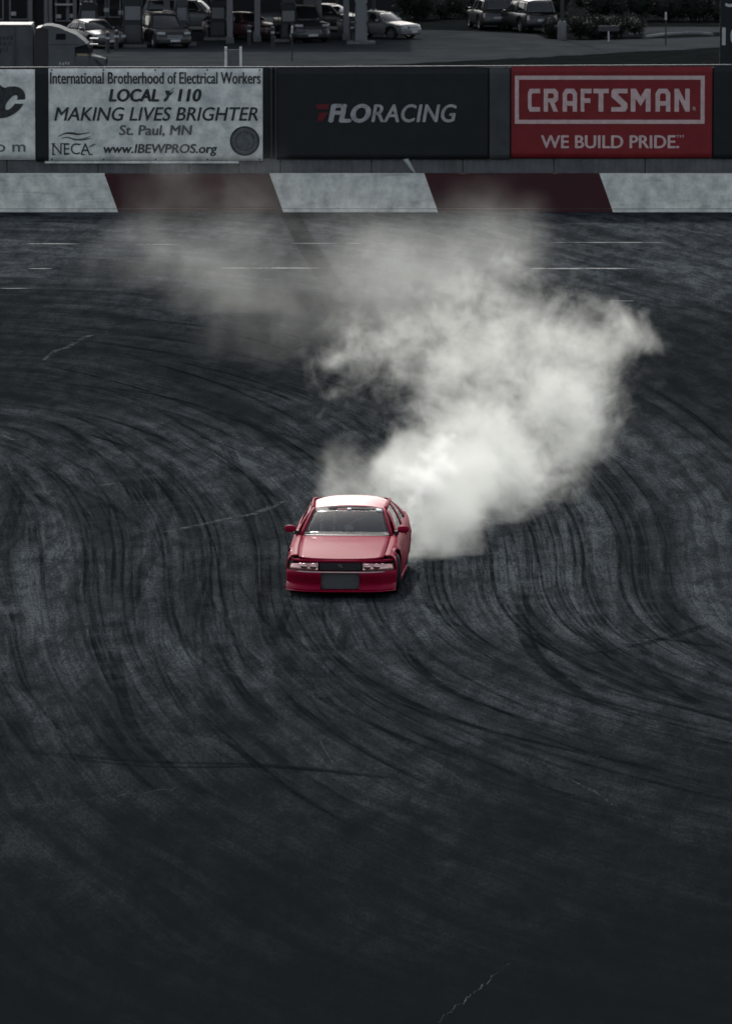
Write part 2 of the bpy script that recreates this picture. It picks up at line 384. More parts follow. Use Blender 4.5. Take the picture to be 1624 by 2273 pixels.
for i in range(95):      # long sweeping lines right round the bend
    x0 = random.uniform(60, 1500); a = x0 + 100; b_ = 205 + .255 * a; t1 = random.uniform(.3, 1.45); pix = [(-100 + a * math.cos(t), 1250 - b_ * math.sin(t)) for t in np.linspace(t1, .02, 9)]
    B = min(1400, max(420, 900 - .5 * x0)); v1 = random.uniform(1330, 1760); pix += [(x0 + 900 * ((v - 1250) / B) ** 2.5, v) for v in np.linspace(1262, v1, 8)]
    ta = random.gauss(0, 30); pix = [(p[0] + ta * j / 16, p[1] + .25 * ta * j / 16) for j, p in enumerate(pix)]
    pix = [p for p in pix if -300 < p[0] < 1950 and p[1] > 480]
    if len(pix) > 5:
        wd = random.uniform(.02, .07); mark(pix, wd, .55)
        if random.random() < .5: mark([(p[0] + 20, p[1] + 5) for p in pix], wd, .55)
for i in range(300):      # finer ones along the flow
    x0 = random.uniform(-250, 1500); t0 = random.uniform(1250, 1650)
    if random.random() < .45:
        B = min(1400, max(420, 900 - .5 * x0)); vs = np.linspace(t0, t0 + random.uniform(60, 260), 9); pix = [(x0 + 900 * ((v - 1250) / B) ** 2.5, v) for v in vs]
    else:
        a = x0 + 400; b_ = 205 + .255 * a; t1 = random.uniform(.15, 1.2); vs = np.linspace(t1, t1 + random.uniform(.15, .5), 9)
        pix = [(-100 + a * math.cos(min(t, 1.55)), 1250 - b_ * math.sin(min(t, 1.55))) for t in vs]
    ta, tb = random.gauss(0, 45), random.gauss(0, 14); pix = [(p[0] + ta * j / 8, p[1] + tb * j / 8) for j, p in enumerate(pix)]
    pix = [p for p in pix if -300 < p[0] < 1950 and p[1] > 480]
    if len(pix) > 4: 
        wd = random.uniform(.025, .13); mark(pix, wd, .65)
        if random.random() < .4: mark([(p[0] + 16, p[1] + 5) for p in pix], wd, .65)
o = mb.build('tyre_marks', M['mark'], track); o['kind'] = 'stuff'
fa = o.data.attributes.new('fade', 'FLOAT', 'POINT'); fa.data.foreach_set('value', np.array(fade, np.float32))
nt = M['mark'].node_tree; an = nt.nodes.new('ShaderNodeAttribute'); an.attribute_name = 'fade'; mm = nt.nodes.new('ShaderNodeMath'); mm.operation = 'MULTIPLY'
src = bsdf(M['mark']).inputs['Alpha'].links[0].from_socket; nt.links.new(src, mm.inputs[0]); nt.links.new(an.outputs['Fac'], mm.inputs[1]); nt.links.new(mm.outputs[0], bsdf(M['mark']).inputs['Alpha'])

# ------------------------------------------------------------------ barrier wall
WY = 190.0
def wx(u, v): return at(u, v, WY).x
def wz(v, Y=WY): return at(812, v, Y).z
zt, zb = wz(386), 0.0
wall = empty('concrete_barrier', (0, WY, 0))
tag(wall, 'long low concrete track barrier painted in slanted red and white blocks', 'wall')
MB().box(-40, 40, .004, .38, 0, zt - .004, .02).build('core', M['concrete'], wall)
edges = []   # slanted joints between the colours, spaced about 4.1 m
base = [wx(232, 386) - (7 - k) * 4.22 for k in range(4)] + [wx(232, 386) - 3 * 4.22, wx(232, 386) - 2 * 4.22, wx(232, 386) - 4.22, wx(232, 386), wx(598, 386), wx(942, 386), wx(1330, 386), wx(1330, 386) + 4.22, wx(1330, 386) + 8.44] + [wx(1330, 386) + 8.44 + 4.22 * k for k in range(1, 5)]
slant = wx(628, 470) - wx(598, 386)
for i in range(len(base) - 1):
    x0, x1 = base[i], base[i + 1]; white = (i % 2 == 0)
    m = M['white_paint'] if white else M['red_paint']
    fz = .085
    k = fz / zt
    top = MB().quadbox([(x0 + slant * (1 - k) + .004, fz + .012), (x1 + slant * (1 - k) - .004, fz + .012), (x1 - .004, zt), (x0 + .004, zt)], -.012, .003)
    top.add([(x0 + .004, -.012, zt), (x1 - .004, -.012, zt), (x1 - .004, .385, zt + .003), (x0 + .004, .385, zt + .003)], [(0, 1, 2, 3)])
    o = top.build('painted_block', m, wall); o['label'] = 'white painted slanted block' if white else 'dark red painted slanted block'
    MB().quadbox([(x0 + slant + .004, .004), (x1 + slant - .004, .004), (x1 + slant * (1 - k) - .004, fz), (x0 + slant * (1 - k) + .004, fz)], -.05, .003).build('foot_strip', m, wall)

# ------------------------------------------------------------------ banner fence
FY = 190.75
fence = empty('fence', (0, FY, 0)); tag(fence, 'dark steel post fence of ribbed metal panels behind the barrier', 'fence')
def fx(u, v=250): return at(u, v, FY).x
def fz(v): return at(812, v, FY).z
ztop = fz(147)
for i in range(22):
    x0 = -25.8 + i * 2.36
    mb = MB(); pr = []
    n = 32
    for k in range(n + 1):
        pr.append((x0 + 2.33 * k / n, .03 if (k % 4) in (0, 1) else .0))
    mb.grid([[(p[0], p[1] + .06, 0.1) for p in pr], [(p[0], p[1] + .06, fz(352)) for p in pr]])
    mb.build('ribbed_panel', M['sheet_metal'], fence, thick=.004)
mb = MB().box(-25.8, 26, .10, .16, fz(362), ztop - .02); mb.build('backing_sheet', M['black_banner'], fence)
for u in (92, 597, 1108, 1600, 345, 850, 1355, -150, 1780, 2050, 2300, 2560, 2820, -400, -660, -920, -1180):
    mb = MB().box(fx(u) - .06, fx(u) + .06, .17, .29, -.3, ztop - .03, .01); mb.build('post', M['dark_steel'], fence)
MB().tube([(-25.8, .13, fz(152)), (fx(600), .13, fz(149)), (fx(1624), .13, fz(144)), (26, .13, fz(142.5))], .022).build('top_rail', M['sheet_metal'], fence)
# slim uprights that frame the black banner
for u in (602, 612): MB().box(fx(u) - .015, fx(u) + .015, .0, .09, fz(354), fz(151)).build('trim', M['slate_panel'], fence)

def text_faces(body, rect, y, off=0.0, shear=0.0, spacing=1.0, bulge=0):
    """flat lettering fitted into rect (x0, x1, z0, z1) on the plane y"""
    cu = bpy.data.curves.new('t', 'FONT'); cu.body = body; cu.size = 1.0;  cu.shear = shear; cu.space_character = spacing; cu.resolution_u = 4
    o = bpy.data.objects.new('t', cu); COL.objects.link(o); bpy.context.view_layer.update()
    me = o.evaluated_get(bpy.context.evaluated_depsgraph_get()).to_mesh()
    v = np.array([p.co[:] for p in me.vertices]); f = [tuple(p.vertices) for p in me.polygons]
    o.evaluated_get(bpy.context.evaluated_depsgraph_get()).to_mesh_clear(); bpy.data.objects.remove(o); bpy.data.curves.remove(cu)
    mn, mx = v.min(0), v.max(0); x0, x1, z0, z1 = rect
    X = x0 + (v[:, 0] - mn[0]) / (mx[0] - mn[0]) * (x1 - x0); Z = z0 + (v[:, 1] - mn[1]) / (mx[1] - mn[1]) * (z1 - z0)
    mb = MB(); hz = (z1 - z0) * off * 1.6      # heavier weights are set several times, a little apart
    steps = [(0, 0)] if off <= 0 else [(-1, 0), (0, .6), (0, -.6), (1, 0)]
    for i, (a1, b1_) in enumerate(steps): mb.add([(a + a1 * hz, y - .0006 * i, b_ + b1_ * hz) for a, b_ in zip(X, Z)], f)
    return mb
def rect(u0, u1, v0, v1): return (fx(u0), fx(u1), fz(v1), fz(v0))
def lettering(body, u0, u1, v0, v1, m, parent, y=-.028, off=0.0, shear=0.0, spacing=1.0, name='lettering'):
    o = text_faces(body, rect(u0, u1, v0, v1), y, off, shear, spacing).build(name, m, parent); return o
def sheet(u0, u1, v0, v1, m, parent, wav=.012, drop=None, name='sheet', y=-.012):
    x0, x1, z0, z1 = rect(u0, u1, v0, v1); rows = []; nx, nz = 60, 16
    for j in range(nz + 1):
        t = j / nz; r_ = []
        for i in range(nx + 1):
            q = i / nx; e = 4 * q * (1 - q) * 4 * t * (1 - t)
            yy = y - wav * .25 * (math.sin(q * 23 + t * 2) * math.sin(t * 5 + q * 3) + .6 * math.sin(q * 51 - t * 9)) * min(1, e + .25)
            zz = z1 + (z0 - z1) * t
            if drop: zz -= drop(q) * t
            r_.append((x0 + (x1 - x0) * q, yy, zz))
        rows.append(r_)
    mb = MB(); mb.grid(rows); return mb.build(name, m, parent, smooth=True, thick=.004)

# white union banner
b1 = empty('banner', (0, FY, 0)); tag(b1, 'white union banner with black lettering and a round seal on fence', 'banner')
sheet(108, 583, 151, 356, M['banner'], b1)
MB().box(fx(99), fx(530), -.02, .01, fz(362), fz(357), .004).build('hem_batten', M['banner'], b1)
lettering('International Brotherhood of Electrical Workers', 112, 578, 159, 185, M['ink'], b1, off=.014)
lettering('LOCAL', 243, 352, 197, 224, M['ink'], b1, off=.04, shear=.18)
lettering('110', 396, 446, 197, 224, M['ink'], b1, off=.04, shear=.18)
lettering('MAKING LIVES BRIGHTER', 121, 572, 237, 267, M['ink'], b1, off=.014, shear=.22)
lettering('St. Paul, MN', 265, 426, 277, 302, M['grey_ink'], b1, off=.025, shear=.12)
lettering('www.IBEWPROS.org', 230, 481, 319, 345, M['ink'], b1, off=.02, shear=.15)
lettering('NECA', 116, 200, 317, 342, M['ink'], b1, off=.0)
mb = MB()   # serif feet
for (u, v) in [(118, 318), (139, 318), (119, 342), (146, 318), (146, 342), (184, 342), (201, 342), (175, 319)]:
    mb.box(fx(u) - .05, fx(u) + .05, -.030, -.029, fz(v) - .014, fz(v) + .014)
mb.build('serif', M['ink'], b1)['kind'] = 'stuff'
def flat_strip(pix, wd, y, m, name, parent):
    q = smooth_path([(fx(u), 0, fz(v)) for u, v in pix], 20); rows = []
    for i, p in enumerate(q):
        k = wd * (.3 + 1.4 * min(i, len(q) - 1 - i) / len(q)); rows.append([(p[0], y, p[2] + k), (p[0], y, p[2] - k)])
    mb = MB(); mb.grid(rows); return mb.build(name, m, parent)
flat_strip([(129, 302), (145, 295), (160, 295), (176, 297), (199, 293)], .03, -.029, M['ink'], 'emblem_stroke', b1)
flat_strip([(136, 306), (150, 304), (168, 309), (185, 307), (202, 301)], .025, -.0295, M['grey_ink'], 'emblem_stroke', b1)
flat_strip([(176, 311), (190, 308), (205, 306)], .02, -.030, M['grey_ink'], 'emblem_stroke', b1)
flat_strip([(196, 326), (206, 321), (212, 319)], .02, -.030, M['grey_ink'], 'emblem_stroke', b1)
mb = MB()   # fist with lightning bolts between the words
for i, pg in enumerate([[(384, 195), (389, 192), (372, 209), (368, 211)], [(366, 200), (375, 200), (381, 209), (371, 214)], [(368, 214), (377, 211), (371, 222), (364, 226)], [(377, 206), (386, 200), (381, 209)], [(363, 219), (369, 216), (364, 225)]]):
    mb.add([(fx(u), -.028 - .0006 * i, fz(v)) for u, v in pg], [tuple(range(len(pg)))])
mb.build('emblem', M['ink'], b1)
def disc(u, v, r, y, m, name, parent, r0=0.0, n=40, wob=0):
    cx, cz = fx(u), fz(v); k = fx(u + r) - cx; k0 = fx(u + r0) - cx; mb = MB()
    mb.grid([[(cx + q * math.cos(2 * math.pi * i / n), y, cz + q * math.sin(2 * math.pi * i / n)) for i in range(n + 1)] for q in (k0, k)])
    return mb.build(name, m, parent, weld=1e-4)
M['seal'] = mat('seal', (.16, .17, .17), .6, .2, vary=.6, scale=7)
sl = disc(543, 312, 32, -.028, M['seal'], 'seal', b1)
disc(543, 312, 33, -.030, M['ink'], 'seal_ring', sl, 29); disc(543, 312, 21.5, -.030, M['ink'], 'seal_ring', sl, 19.5)
mb = MB()
for i, pg in enumerate([[(532, 306), (540, 300), (545, 312), (536, 318)], [(546, 303), (554, 309), (548, 322), (543, 315)], [(534, 320), (548, 324), (541, 328)]]):
    mb.add([(fx(u), -.030 - .0006 * i, fz(v)) for u, v in pg], [tuple(range(len(pg)))])
mb.build('seal_emblem', M['grey_ink'], sl)
mb = MB()   # ring of tiny lettering reads as ticks at this size
for k in range(26):
    a = 2 * math.pi * k / 26; r_ = 25.2; cx, cz = fx(543 + r_ * math.cos(a)), fz(312 + r_ * math.sin(a)); mb.box(cx - .018, cx + .018, -.031, -.0305, cz - .022, cz + .022)
mb.build('seal_lettering', M['grey_ink'], sl)['kind'] = 'stuff'
for q in (fx(115), fx(230), fx(345), fx(460), fx(576)):   # eyelets
    for v in (154.5, 353): MB().tube([(q, -.03, fz(v)), (q, -.024, fz(v))], .022, 10).build('eyelet', M['dark_steel'], b1)

# banner cut by the left edge
b0 = empty('banner', (0, FY, 0)); tag(b0, 'white banner with one big black italic letter, leftmost on the fence', 'banner')
sheet(-330, 78, 153, 351, M['banner'], b0)
mb = MB(); n = 40; rows = [[], []]     # the fat italic letter as a slanted ring with a notch
for i in range(n + 1):
    a = 2 * math.pi * i / n; ca, sa = math.cos(a), math.sin(a)
    rows[0].append((fx(15 + 39 * ca + 34 * sa * .42), -.028, fz(226 - 35.5 * sa)))
    rows[1].append((fx(25.5 + 9.5 * ca + 16.5 * sa * .6), -.028, fz(226.5 - 16.5 * sa)))
mb.grid(rows); mb.build('lettering', M['ink'], b0)
mb = MB().quadbox([(fx(33), fz(229)), (fx(58.5), fz(229.5)), (fx(59), fz(220)), (fx(36), fz(221))], -.031, -.0305); mb.build('letter_notch', M['banner'], b0)
flat_strip([(-30, 170), (-8, 186), (6, 196), (18, 197)], .07, -.029, M['ink'], 'emblem_stroke', b0)
flat_strip([(-20, 206), (-4, 203), (6, 208)], .06, -.029, M['ink'], 'emblem_stroke', b0)
lettering('. c o m', -62, 56, 320, 336, M['grey_ink'], b0, off=.02)
MB().box(fx(-330), fx(78), -.02, .01, fz(353.5), fz(351.5)).build('hem_batten', M['rail'], b0)

# black racing banner
b2 = empty('banner', (0, FY, 0)); tag(b2, 'black banner with thin pale italic racing lettering and a small red mark', 'banner')
sheet(614, 1083, 152, 353, M['black_banner'], b2, wav=.008)
lettering('FLO', 731, 820, 231, 270, M['pale_print'], b2, off=.05, shear=.2, spacing=.95)
lettering('RACING', 825, 1012, 231, 270, M['pale_print'], b2, off=.02, shear=.2, spacing=1.05)
mb = MB()
for i, pg in enumerate([[(700, 231), (731, 230), (728, 241), (704, 242)], [(708, 250), (728, 248), (722, 258), (716, 268), (704, 268)]]):
    mb.add([(fx(u), -.028, fz(v)) for u, v in pg], [tuple(range(len(pg)))])
mb.build('logo_mark', M['red_print'], b2)
# slate-coloured blank panel and dark end panel
p1 = empty('fence_board', (0, FY, 0)); tag(p1, 'blank slate grey board between the black and the red banner', 'board')
sheet(1086, 1131, 150, 353, M['slate_panel'], p1, wav=.006)
p2 = empty('fence_board', (0, FY, 0)); tag(p2, 'blank black board right of the red banner at picture edge', 'board')
sheet(1583, 1760, 147, 352, M['black_banner'], p2, wav=.006)
p3 = empty('fence_board', (0, FY, 0)); tag(p3, 'narrow black board between the two white banners', 'board')
sheet(79.5, 107, 152, 358, M['black_banner'], p3, wav=.004, y=.01)

# red tool banner
b3 = empty('banner', (0, FY, 0)); tag(b3, 'red banner with pale block lettering inside a thin frame', 'banner')
sheet(1134, 1580, 147, 350, M['red_banner'], b3, wav=.008)
def bar(u0, u1, v0, v1, m, par, name, y=-.028): 
    return MB().add([(fx(u0), y, fz(v1)), (fx(u1), y, fz(v1)), (fx(u1), y, fz(v0)), (fx(u0), y, fz(v0))], [(0, 1, 2, 3)]).build(name, m, par)
bar(1142, 1563, 167, 176, M['pink_print'], b3, 'frame_bar'); bar(1142, 1563, 265, 274, M['pink_print'], b3, 'frame_bar')
bar(1142, 1151, 176.2, 264.8, M['pink_print'], b3, 'frame_bar'); bar(1554, 1563, 176.2, 264.8, M['pink_print'], b3, 'frame_bar')
# blocky letters on a unit cell, y down; polygons must not overlap
s_ = .30
G = {'C': [[(0, .16), (.16, 0), (1, 0), (1, .2), (.36, .2), (.3, .26), (.3, .74), (.36, .8), (1, .8), (1, 1), (.16, 1), (0, .84)]],
     'R': [[(0, 0), (.3, 0), (.3, 1), (0, 1)], [(.3, 0), (.8, 0), (1, .14), (1, .48), (.84, .6), (.3, .6), (.3, .42), (.62, .42), (.7, .36), (.7, .25), (.62, .2), (.3, .2)], [(.42, .6), (.74, .6), (1, 1), (.68, 1)]],
     'A': [[(0, 1), (0, .2), (.2, 0), (.8, 0), (1, .2), (1, 1), (.7, 1), (.7, .28), (.62, .2), (.38, .2), (.3, .28), (.3, 1)], [(.3, .54), (.7, .54), (.7, .74), (.3, .74)]],
     'F': [[(0, 0), (1, 0), (1, .2), (.34, .2), (.34, .42), (.9, .42), (.9, .62), (.34, .62), (.34, 1), (0, 1)]],
     'T': [[(0, 0), (1, 0), (1, .2), (.66, .2), (.66, 1), (.34, 1), (.34, .2), (0, .2)]],
     'S': [[(.12, 0), (1, 0), (1, .2), (.46, .2), (.42, .26), (1, .64), (1, .86), (.86, 1), (0, 1), (0, .8), (.58, .8), (.62, .74), (0, .36), (0, .12)]],
     'M': [[(0, 0), (.26, 0), (.5, .34), (.74, 0), (1, 0), (1, 1), (.76, 1), (.76, .42), (.5, .76), (.24, .42), (.24, 1), (0, 1)]],
     'N': [[(0, 0), (.28, 0), (.7, .56), (.7, 0), (1, 0), (1, 1), (.72, 1), (.3, .42), (.3, 1), (0, 1)]]}
from mathutils.geometry import tessellate_polygon
xs = [(1171, 1198), (1206, 1238), (1248, 1280), (1288, 1312), (1316, 1350), (1356, 1392), (1399, 1443), (1454, 1487), (1496, 1530)]
for ch, (u0, u1) in zip('CRAFTSMAN', xs):
    mb = MB()
    for pg in G[ch]:
        pts = [Vector((fx(u0 + (u1 - u0) * p[0]), -.028, fz(196 + 51 * p[1]))) for p in pg]
        tri = tessellate_polygon([[Vector((p.x, p.z, 0)) for p in pts]]); mb.add(pts, tri)
    mb.build('letter', M['pink_print'], b3)
lettering('WE BUILD PRIDE.', 1201, 1506, 300, 328, M['pink_print'], b3, off=.022)
lettering('TM', 1500, 1517, 299, 305, M['pink_print'], b3, off=.0); lettering('R', 1537, 1544, 236, 245, M['pink_print'], b3)

# pale torn strip of cloth caught between fence and barrier
t = empty('cloth_strip', at(905, 384, 190.42)); tag(t, 'small pale torn strip of cloth caught on top of the barrier', 'cloth')
o0 = t.location
mb = MB(); rows = []
pa = [at(900, 353, 190.45), at(906, 362, 190.43), at(913, 373, 190.42), at(921, 385, 190.40)]
for i, p in enumerate(smooth_path([q[:] for q in pa], 12)):
    q = Vector(p) - o0; wd = .075 * (1 - .8 * (i / 12) ** 2); rows.append([(q.x - wd, q.y - .02 * math.sin(i), q.z), (q.x, q.y - .05 - .01 * math.cos(i * 2), q.z + .01), (q.x + wd * .8, q.y + .01, q.z + .02)])
mb.grid(rows); mb.build('cloth', M['rail'], t, smooth=True, thick=.006)

# ------------------------------------------------------------------ cars
def itp(y, tab): return float(np.interp(y, [t[0] for t in tab], [t[1] for t in tab]))
def sm(y, tab, h=.10):      # softened table
    return sum(itp(y + k * h, tab) for k in (-1, -.5, 0, .5, 1)) / 5
class Car: pass
def car_body(P, root, m_body, res=.05):
    """lower body shell: sides with wheel openings and the decks, nose at y = 0, axis along +y"""
    L = P['L']; y0, y1 = P.get('y0', .30), L - P.get('yr', .18)
    n = int((y1 - y0) / res); ysx = [y0 + (y1 - y0) * i / n for i in range(n + 1)]
    NS = P.get('NS', 12)
    def section(y):
        wv = sm(y, P['w']); zb = sm(y, P['belt']); zs = sm(y, P['sill']); fl = 0.0
        for yc in P['axle']:
            fl = max(fl, P.get('flare', .03) * math.exp(-((y - yc) / .30) ** 2))
        hgt = zb - zs
        base = [(wv - .05, zs), (wv + fl * .7, zs + .16 * hgt), (wv + fl + .012, zs + .45 * hgt), (wv + fl * .9 + .008, zs + .68 * hgt), (wv + fl * .3 - .012, zs + .88 * hgt), (wv - .05, zb - .005), (wv - .10, zb + .012)]
        tt = np.linspace(0, 1, len(base)); k = np.linspace(0, 1, NS)
        side = [(float(np.interp(q, tt, [b[0] for b in base])), float(np.interp(q, tt, [b[1] for b in base]))) for q in k]
        return side, zb
    for sx in (-1, 1):
        mb = MB(); rows = []
        for y in ysx:
            sd_, zb = section(y); rows.append([(sx * x, y, z) for x, z in sd_])
        # snap points near the wheel openings on to the arch
        for r_ in rows:
            for j, (x, y, z) in enumerate(r_):
                for yc in P['axle']:
                    dy, dz = y - yc, z - P['wr']; d = math.hypot(dy, dz); ra = P['wr'] + .055
                    if ra - .035 < d < ra + .03: k = ra / d; r_[j] = (x, yc + dy * k, P['wr'] + dz * k)
        nn = len(rows[0]); vs = [p for r_ in rows for p in r_]; fs = []
        for i in range(len(rows) - 1):
            for j in range(nn - 1):
                q = [i * nn + j, i * nn + j + 1, (i + 1) * nn + j + 1, (i + 1) * nn + j]
                c = np.mean([vs[k] for k in q], 0)
                if any(math.hypot(c[1] - yc, c[2] - P['wr']) < P['wr'] + .05 for yc in P['axle']): continue
                fs.append(tuple(q))
        mb.add(vs, fs); mb.build('body_side', m_body, root, autos=40, thick=.012)
    # decks (cowl strip and boot lid) between the shoulders
    def deck(ya, yb, name, xk=1.0, n=14, gap=0.0, crown=.03, m=m_body, shape=None):
        rows = []
        for i in range(n + 1):
            t = i / n; r_ = []
            for k in range(-9, 10):
                q = k / 9; yy0 = ya(q) if callable(ya) else ya; yy1 = yb(q) if callable(yb) else yb
                y = yy0 + (yy1 - yy0) * t
                wv = sm(y, P['w']) - .098; zb = sm(y, P['belt']) + .012; zc = sm(y, P['deck'])
                z = zb + (zc - zb) * (1 - abs(q * xk) ** 2.2) - gap
                r_.append((q * wv * xk, y, z))
            rows.append(r_)
        mb = MB(); mb.grid(rows); return mb.build(name, m, root, autos=40, thick=.012)
    P['deckf'] = deck
    P['section'] = section
def fascia(levels, wf, bow, root, m, name, hole=None, nx=48, xlim=None):
    """front or rear face: levels of (z, setback); hole = (half width, z0, z1)"""
    rows = []
    for (z, sb) in levels:
        r_ = []
        for i in range(nx + 1):
            t = -1 + 2 * i / nx; t = math.copysign(1 - (1 - abs(t)) ** 1.25, t)
            wz_ = wf(z) if callable(wf) else wf
            r_.append((t * wz_, sb + bow(t), z))
        rows.append(r_)
    n = nx + 1; vs = [p for r_ in rows for p in r_]; fs = []
    for i in range(len(rows) - 1):
        for j in range(nx):
            q = (i * n + j, i * n + j + 1, (i + 1) * n + j + 1, (i + 1) * n + j); c = np.mean([vs[k] for k in q], 0)
            if hole and abs(c[0]) < hole[0] and hole[1] < c[2] < hole[2]: continue
            fs.append(q)
    mb = MB(); mb.add(vs, fs); return mb.build(name, m, root, autos=35, thick=.012)
def band(z0, z1, s0, s1, t0, t1, wf, bow, root, m, name, nz=4, nx=14, out=0.0, taper=0.0):
    """piece of the lamp band between plan positions t0 and t1"""
    rows = []
    for j in range(nz + 1):
        k = j / nz; r_ = []
        for i in range(nx + 1):
            t = t0 + (t1 - t0) * i / nx; zz = z0 + (z1 - z0) * k
            bul = out * (1 - (2 * k - 1) ** 2) * (1 - (2 * i / nx - 1) ** 4)
            zz2 = z0 + (zz - z0) * (1 - taper * abs(i / nx if t0 > 0 else 1 - i / nx))
            r_.append((t * wf, s0 + (s1 - s0) * k + bow(t) - bul, zz2))
        rows.append(r_)
    mb = MB(); mb.grid(rows); return mb.build(name, m, root, autos=40, thick=.01)
def wheel(root, x, y, r, wid, steer=0.0, sx=1, m_rim=None):
    wh = empty('wheel', (x, y, r), steer); wh.parent = root; w2 = wid / 2
    pr = [(-w2 * .8, r * .66), (-w2, r * .78), (-w2 * .97, r * .92), (-w2 * .75, r * .995), (0, r), (w2 * .75, r * .995), (w2 * .97, r * .92), (w2, r * .78), (w2 * .8, r * .66)]
    MB().lathe_x(pr, 0, 0, 0, 36).build('tyre', M['rubber'], wh, autos=40)
    mb = MB(); mb.lathe_x([(sx * w2 * .8, r * .67), (sx * w2 * .55, r * .62), (sx * w2 * .1, r * .60), (-sx * w2 * .7, r * .64)], 0, 0, 0, 28)
    for k in range(5):
        a = 2 * math.pi * k / 5 + .3; c, s = math.cos(a), math.sin(a); pts = []
        for (rr, hw, xx) in ((r * .10, .035, w2 * .62), (r * .63, .05, w2 * .62)):
            for sg in (-1, 1): pts.append((sx * xx, rr * c - sg * hw * s, rr * s + sg * hw * c))
        pts += [(p[0] - sx * .03, p[1], p[2]) for p in pts]
        mb.add(pts, [(0, 1, 3, 2), (4, 6, 7, 5), (0, 4, 5, 1), (2, 3, 7, 6), (0, 2, 6, 4), (1, 5, 7, 3)])
    mb.lathe_x([(sx * w2 * .68, .0), (sx * w2 * .68, r * .16), (sx * w2 * .4, r * .18)], 0, 0, 0, 16)
    mb.build('rim', m_rim or M['rim'], wh, autos=40)
    return wh
def panel(rows, m, root, name, thick=.008):
    mb = MB(); mb.grid(rows); return mb.build(name, m, root, autos=45, thick=thick)
def lerp3(a, b, t): return tuple(a[i] + (b[i] - a[i]) * t for i in range(3))
def cabin(P, root, m_body, m_glass, m_pillar=None, m_roof=None):
    g = P['cab']; m_p = m_pillar or m_body
    yc, zc, wc = g['cowl']; yt, zt_, wt = g['ws_top']; yp, zp, wp_ = g['peak']; yr, zr, wr = g['rw_top']; yb, zb, wb = g['rw_bot']
    c0, c1 = g.get('curve', (.12, .06))
    def ws(t, k):     # windscreen surface
        bo = (t * wc, yc + c0 * t * t, zc - .015 * t * t); to = (t * wt, yt + c1 * t * t, zt_ - .03 * t * t); p = lerp3(bo, to, k)
        return (p[0], p[1] - .03 * math.sin(math.pi * k), p[2] + .012 * math.sin(math.pi * k))
    ts = np.linspace(-1, 1, 15)
    wsg = panel([[ws(t * .93, k) for t in ts] for k in np.linspace(.03, .97, 7)], m_glass, root, 'windshield')
    for sg in (-1, 1):   # frame of the screen = front pillars
        panel([[ws(sg * q, k) for q in (.935, .968, 1.0)] for k in np.linspace(0, 1, 8)], m_p, root, 'front_pillar', .03)
    panel([[ws(t * .93, k) for t in ts] for k in (.972, .99, 1.0)], M['black_plastic'], root, 'screen_seal')
    panel([[ws(t * .96, k) for t in ts] for k in (-.03, 0, .028)], M['black_plastic'], root, 'wiper_cowl')
    # roof
    def roofp(t, k):
        y = yt + (yr - yt) * k; z = float(np.interp(y, [yt, (yt + yp) / 2, yp, (yp + yr) / 2, yr], [zt_, zt_ * .35 + zp * .65, zp, zp * .62 + zr * .38, zr])); ww = float(np.interp(y, [yt, yp, yr], [wt, wp_, wr]))
        bo = c1 * t * t * (1 - k) - .05 * t * t * k
        return (t * ww, y + bo, z - .032 * t * t - .05 * abs(t) ** 5)
    panel([[roofp(t, k) for t in np.linspace(-1, 1, 23)] for k in np.linspace(0.005, .995, 18)], m_roof or m_body, root, 'roof', .02)
    def rw(t, k):
        bo = (t * wb, yb - .10 * t * t, zb - .01 * t * t); to = (t * wr, yr - .05 * t * t, zr - .03 * t * t - .03 * abs(t) ** 7); return lerp3(bo, to, k)
    panel([[rw(t * .86, k) for t in ts] for k in np.linspace(.04, .95, 5)], m_glass, root, 'rear_window')
    for sg in (-1, 1): panel([[rw(sg * q, k) for q in (.865, .93, 1.0)] for k in np.linspace(0, 1, 5)], m_p, root, 'rear_pillar', .03)
    panel([[rw(t * .86, k) for t in ts] for k in (.953, 1.0)], m_body, root, 'roof_trim')
    # side glass between roof rail and belt
    for sg in (-1, 1):
        def top(y):
            ww = float(np.interp(y, [yc, yt, yp, yr, yb], [wc, wt, wp_, wr, wb])); z = float(np.interp(y, [yc, yt, (yt + yp) / 2, yp, (yp + yr) / 2, yr, yb], [zc, zt_, zt_ * .35 + zp * .65, zp, zp * .62 + zr * .38, zr, zb])) - .075
            return (sg * (ww + .012), y, z)
        def bot(y):
            return (sg * (sm(y, P['w']) - .075), y, sm(y, P['belt']) + .006)
        segs = g['glass']
        lim0, lim1 = yc + c0, yb - .10
        def side(ya0, ya1, yb0, yb1, name, m, th):   # bottom from ya0..yb0, top from ya1..yb1
            rows = []
            for k in np.linspace(0, 1, 5):
                r_ = []
                for q in np.linspace(0, 1, 7):
                    pb = bot(ya0 + (yb0 - ya0) * q); pt = top(ya1 + (yb1 - ya1) * q); p = lerp3(pb, pt, k)
                    r_.append((p[0] + sg * .02 * math.sin(math.pi * k * .9), p[1], p[2]))
                rows.append(r_)
            return panel(rows, m, root, name, th)
        prev = (lim0, yt + c1)
        for (a0, a1, b0, b1) in segs:
            side(prev[0], prev[1], a0, a1, 'pillar', m_p, .02)
            side(a0 + .004, a1 + .004, b0 - .004, b1 - .004, 'side_window', m_glass, .008); prev = (b0, b1)
        side(prev[0], prev[1], lim1, yr - .06, 'pillar', m_p, .02)
        # rail over the doors
        panel([[tuple(np.array(top(y)) + np.array((0, 0, dz)) + np.array((dx * sg, 0, 0))) for (dx, dz) in ((.004, -.012), (.0, .02), (-.016, .05))] for y in np.linspace(yt + c1, yr - .05, 12)], m_p, root, 'roof_rail', .02)
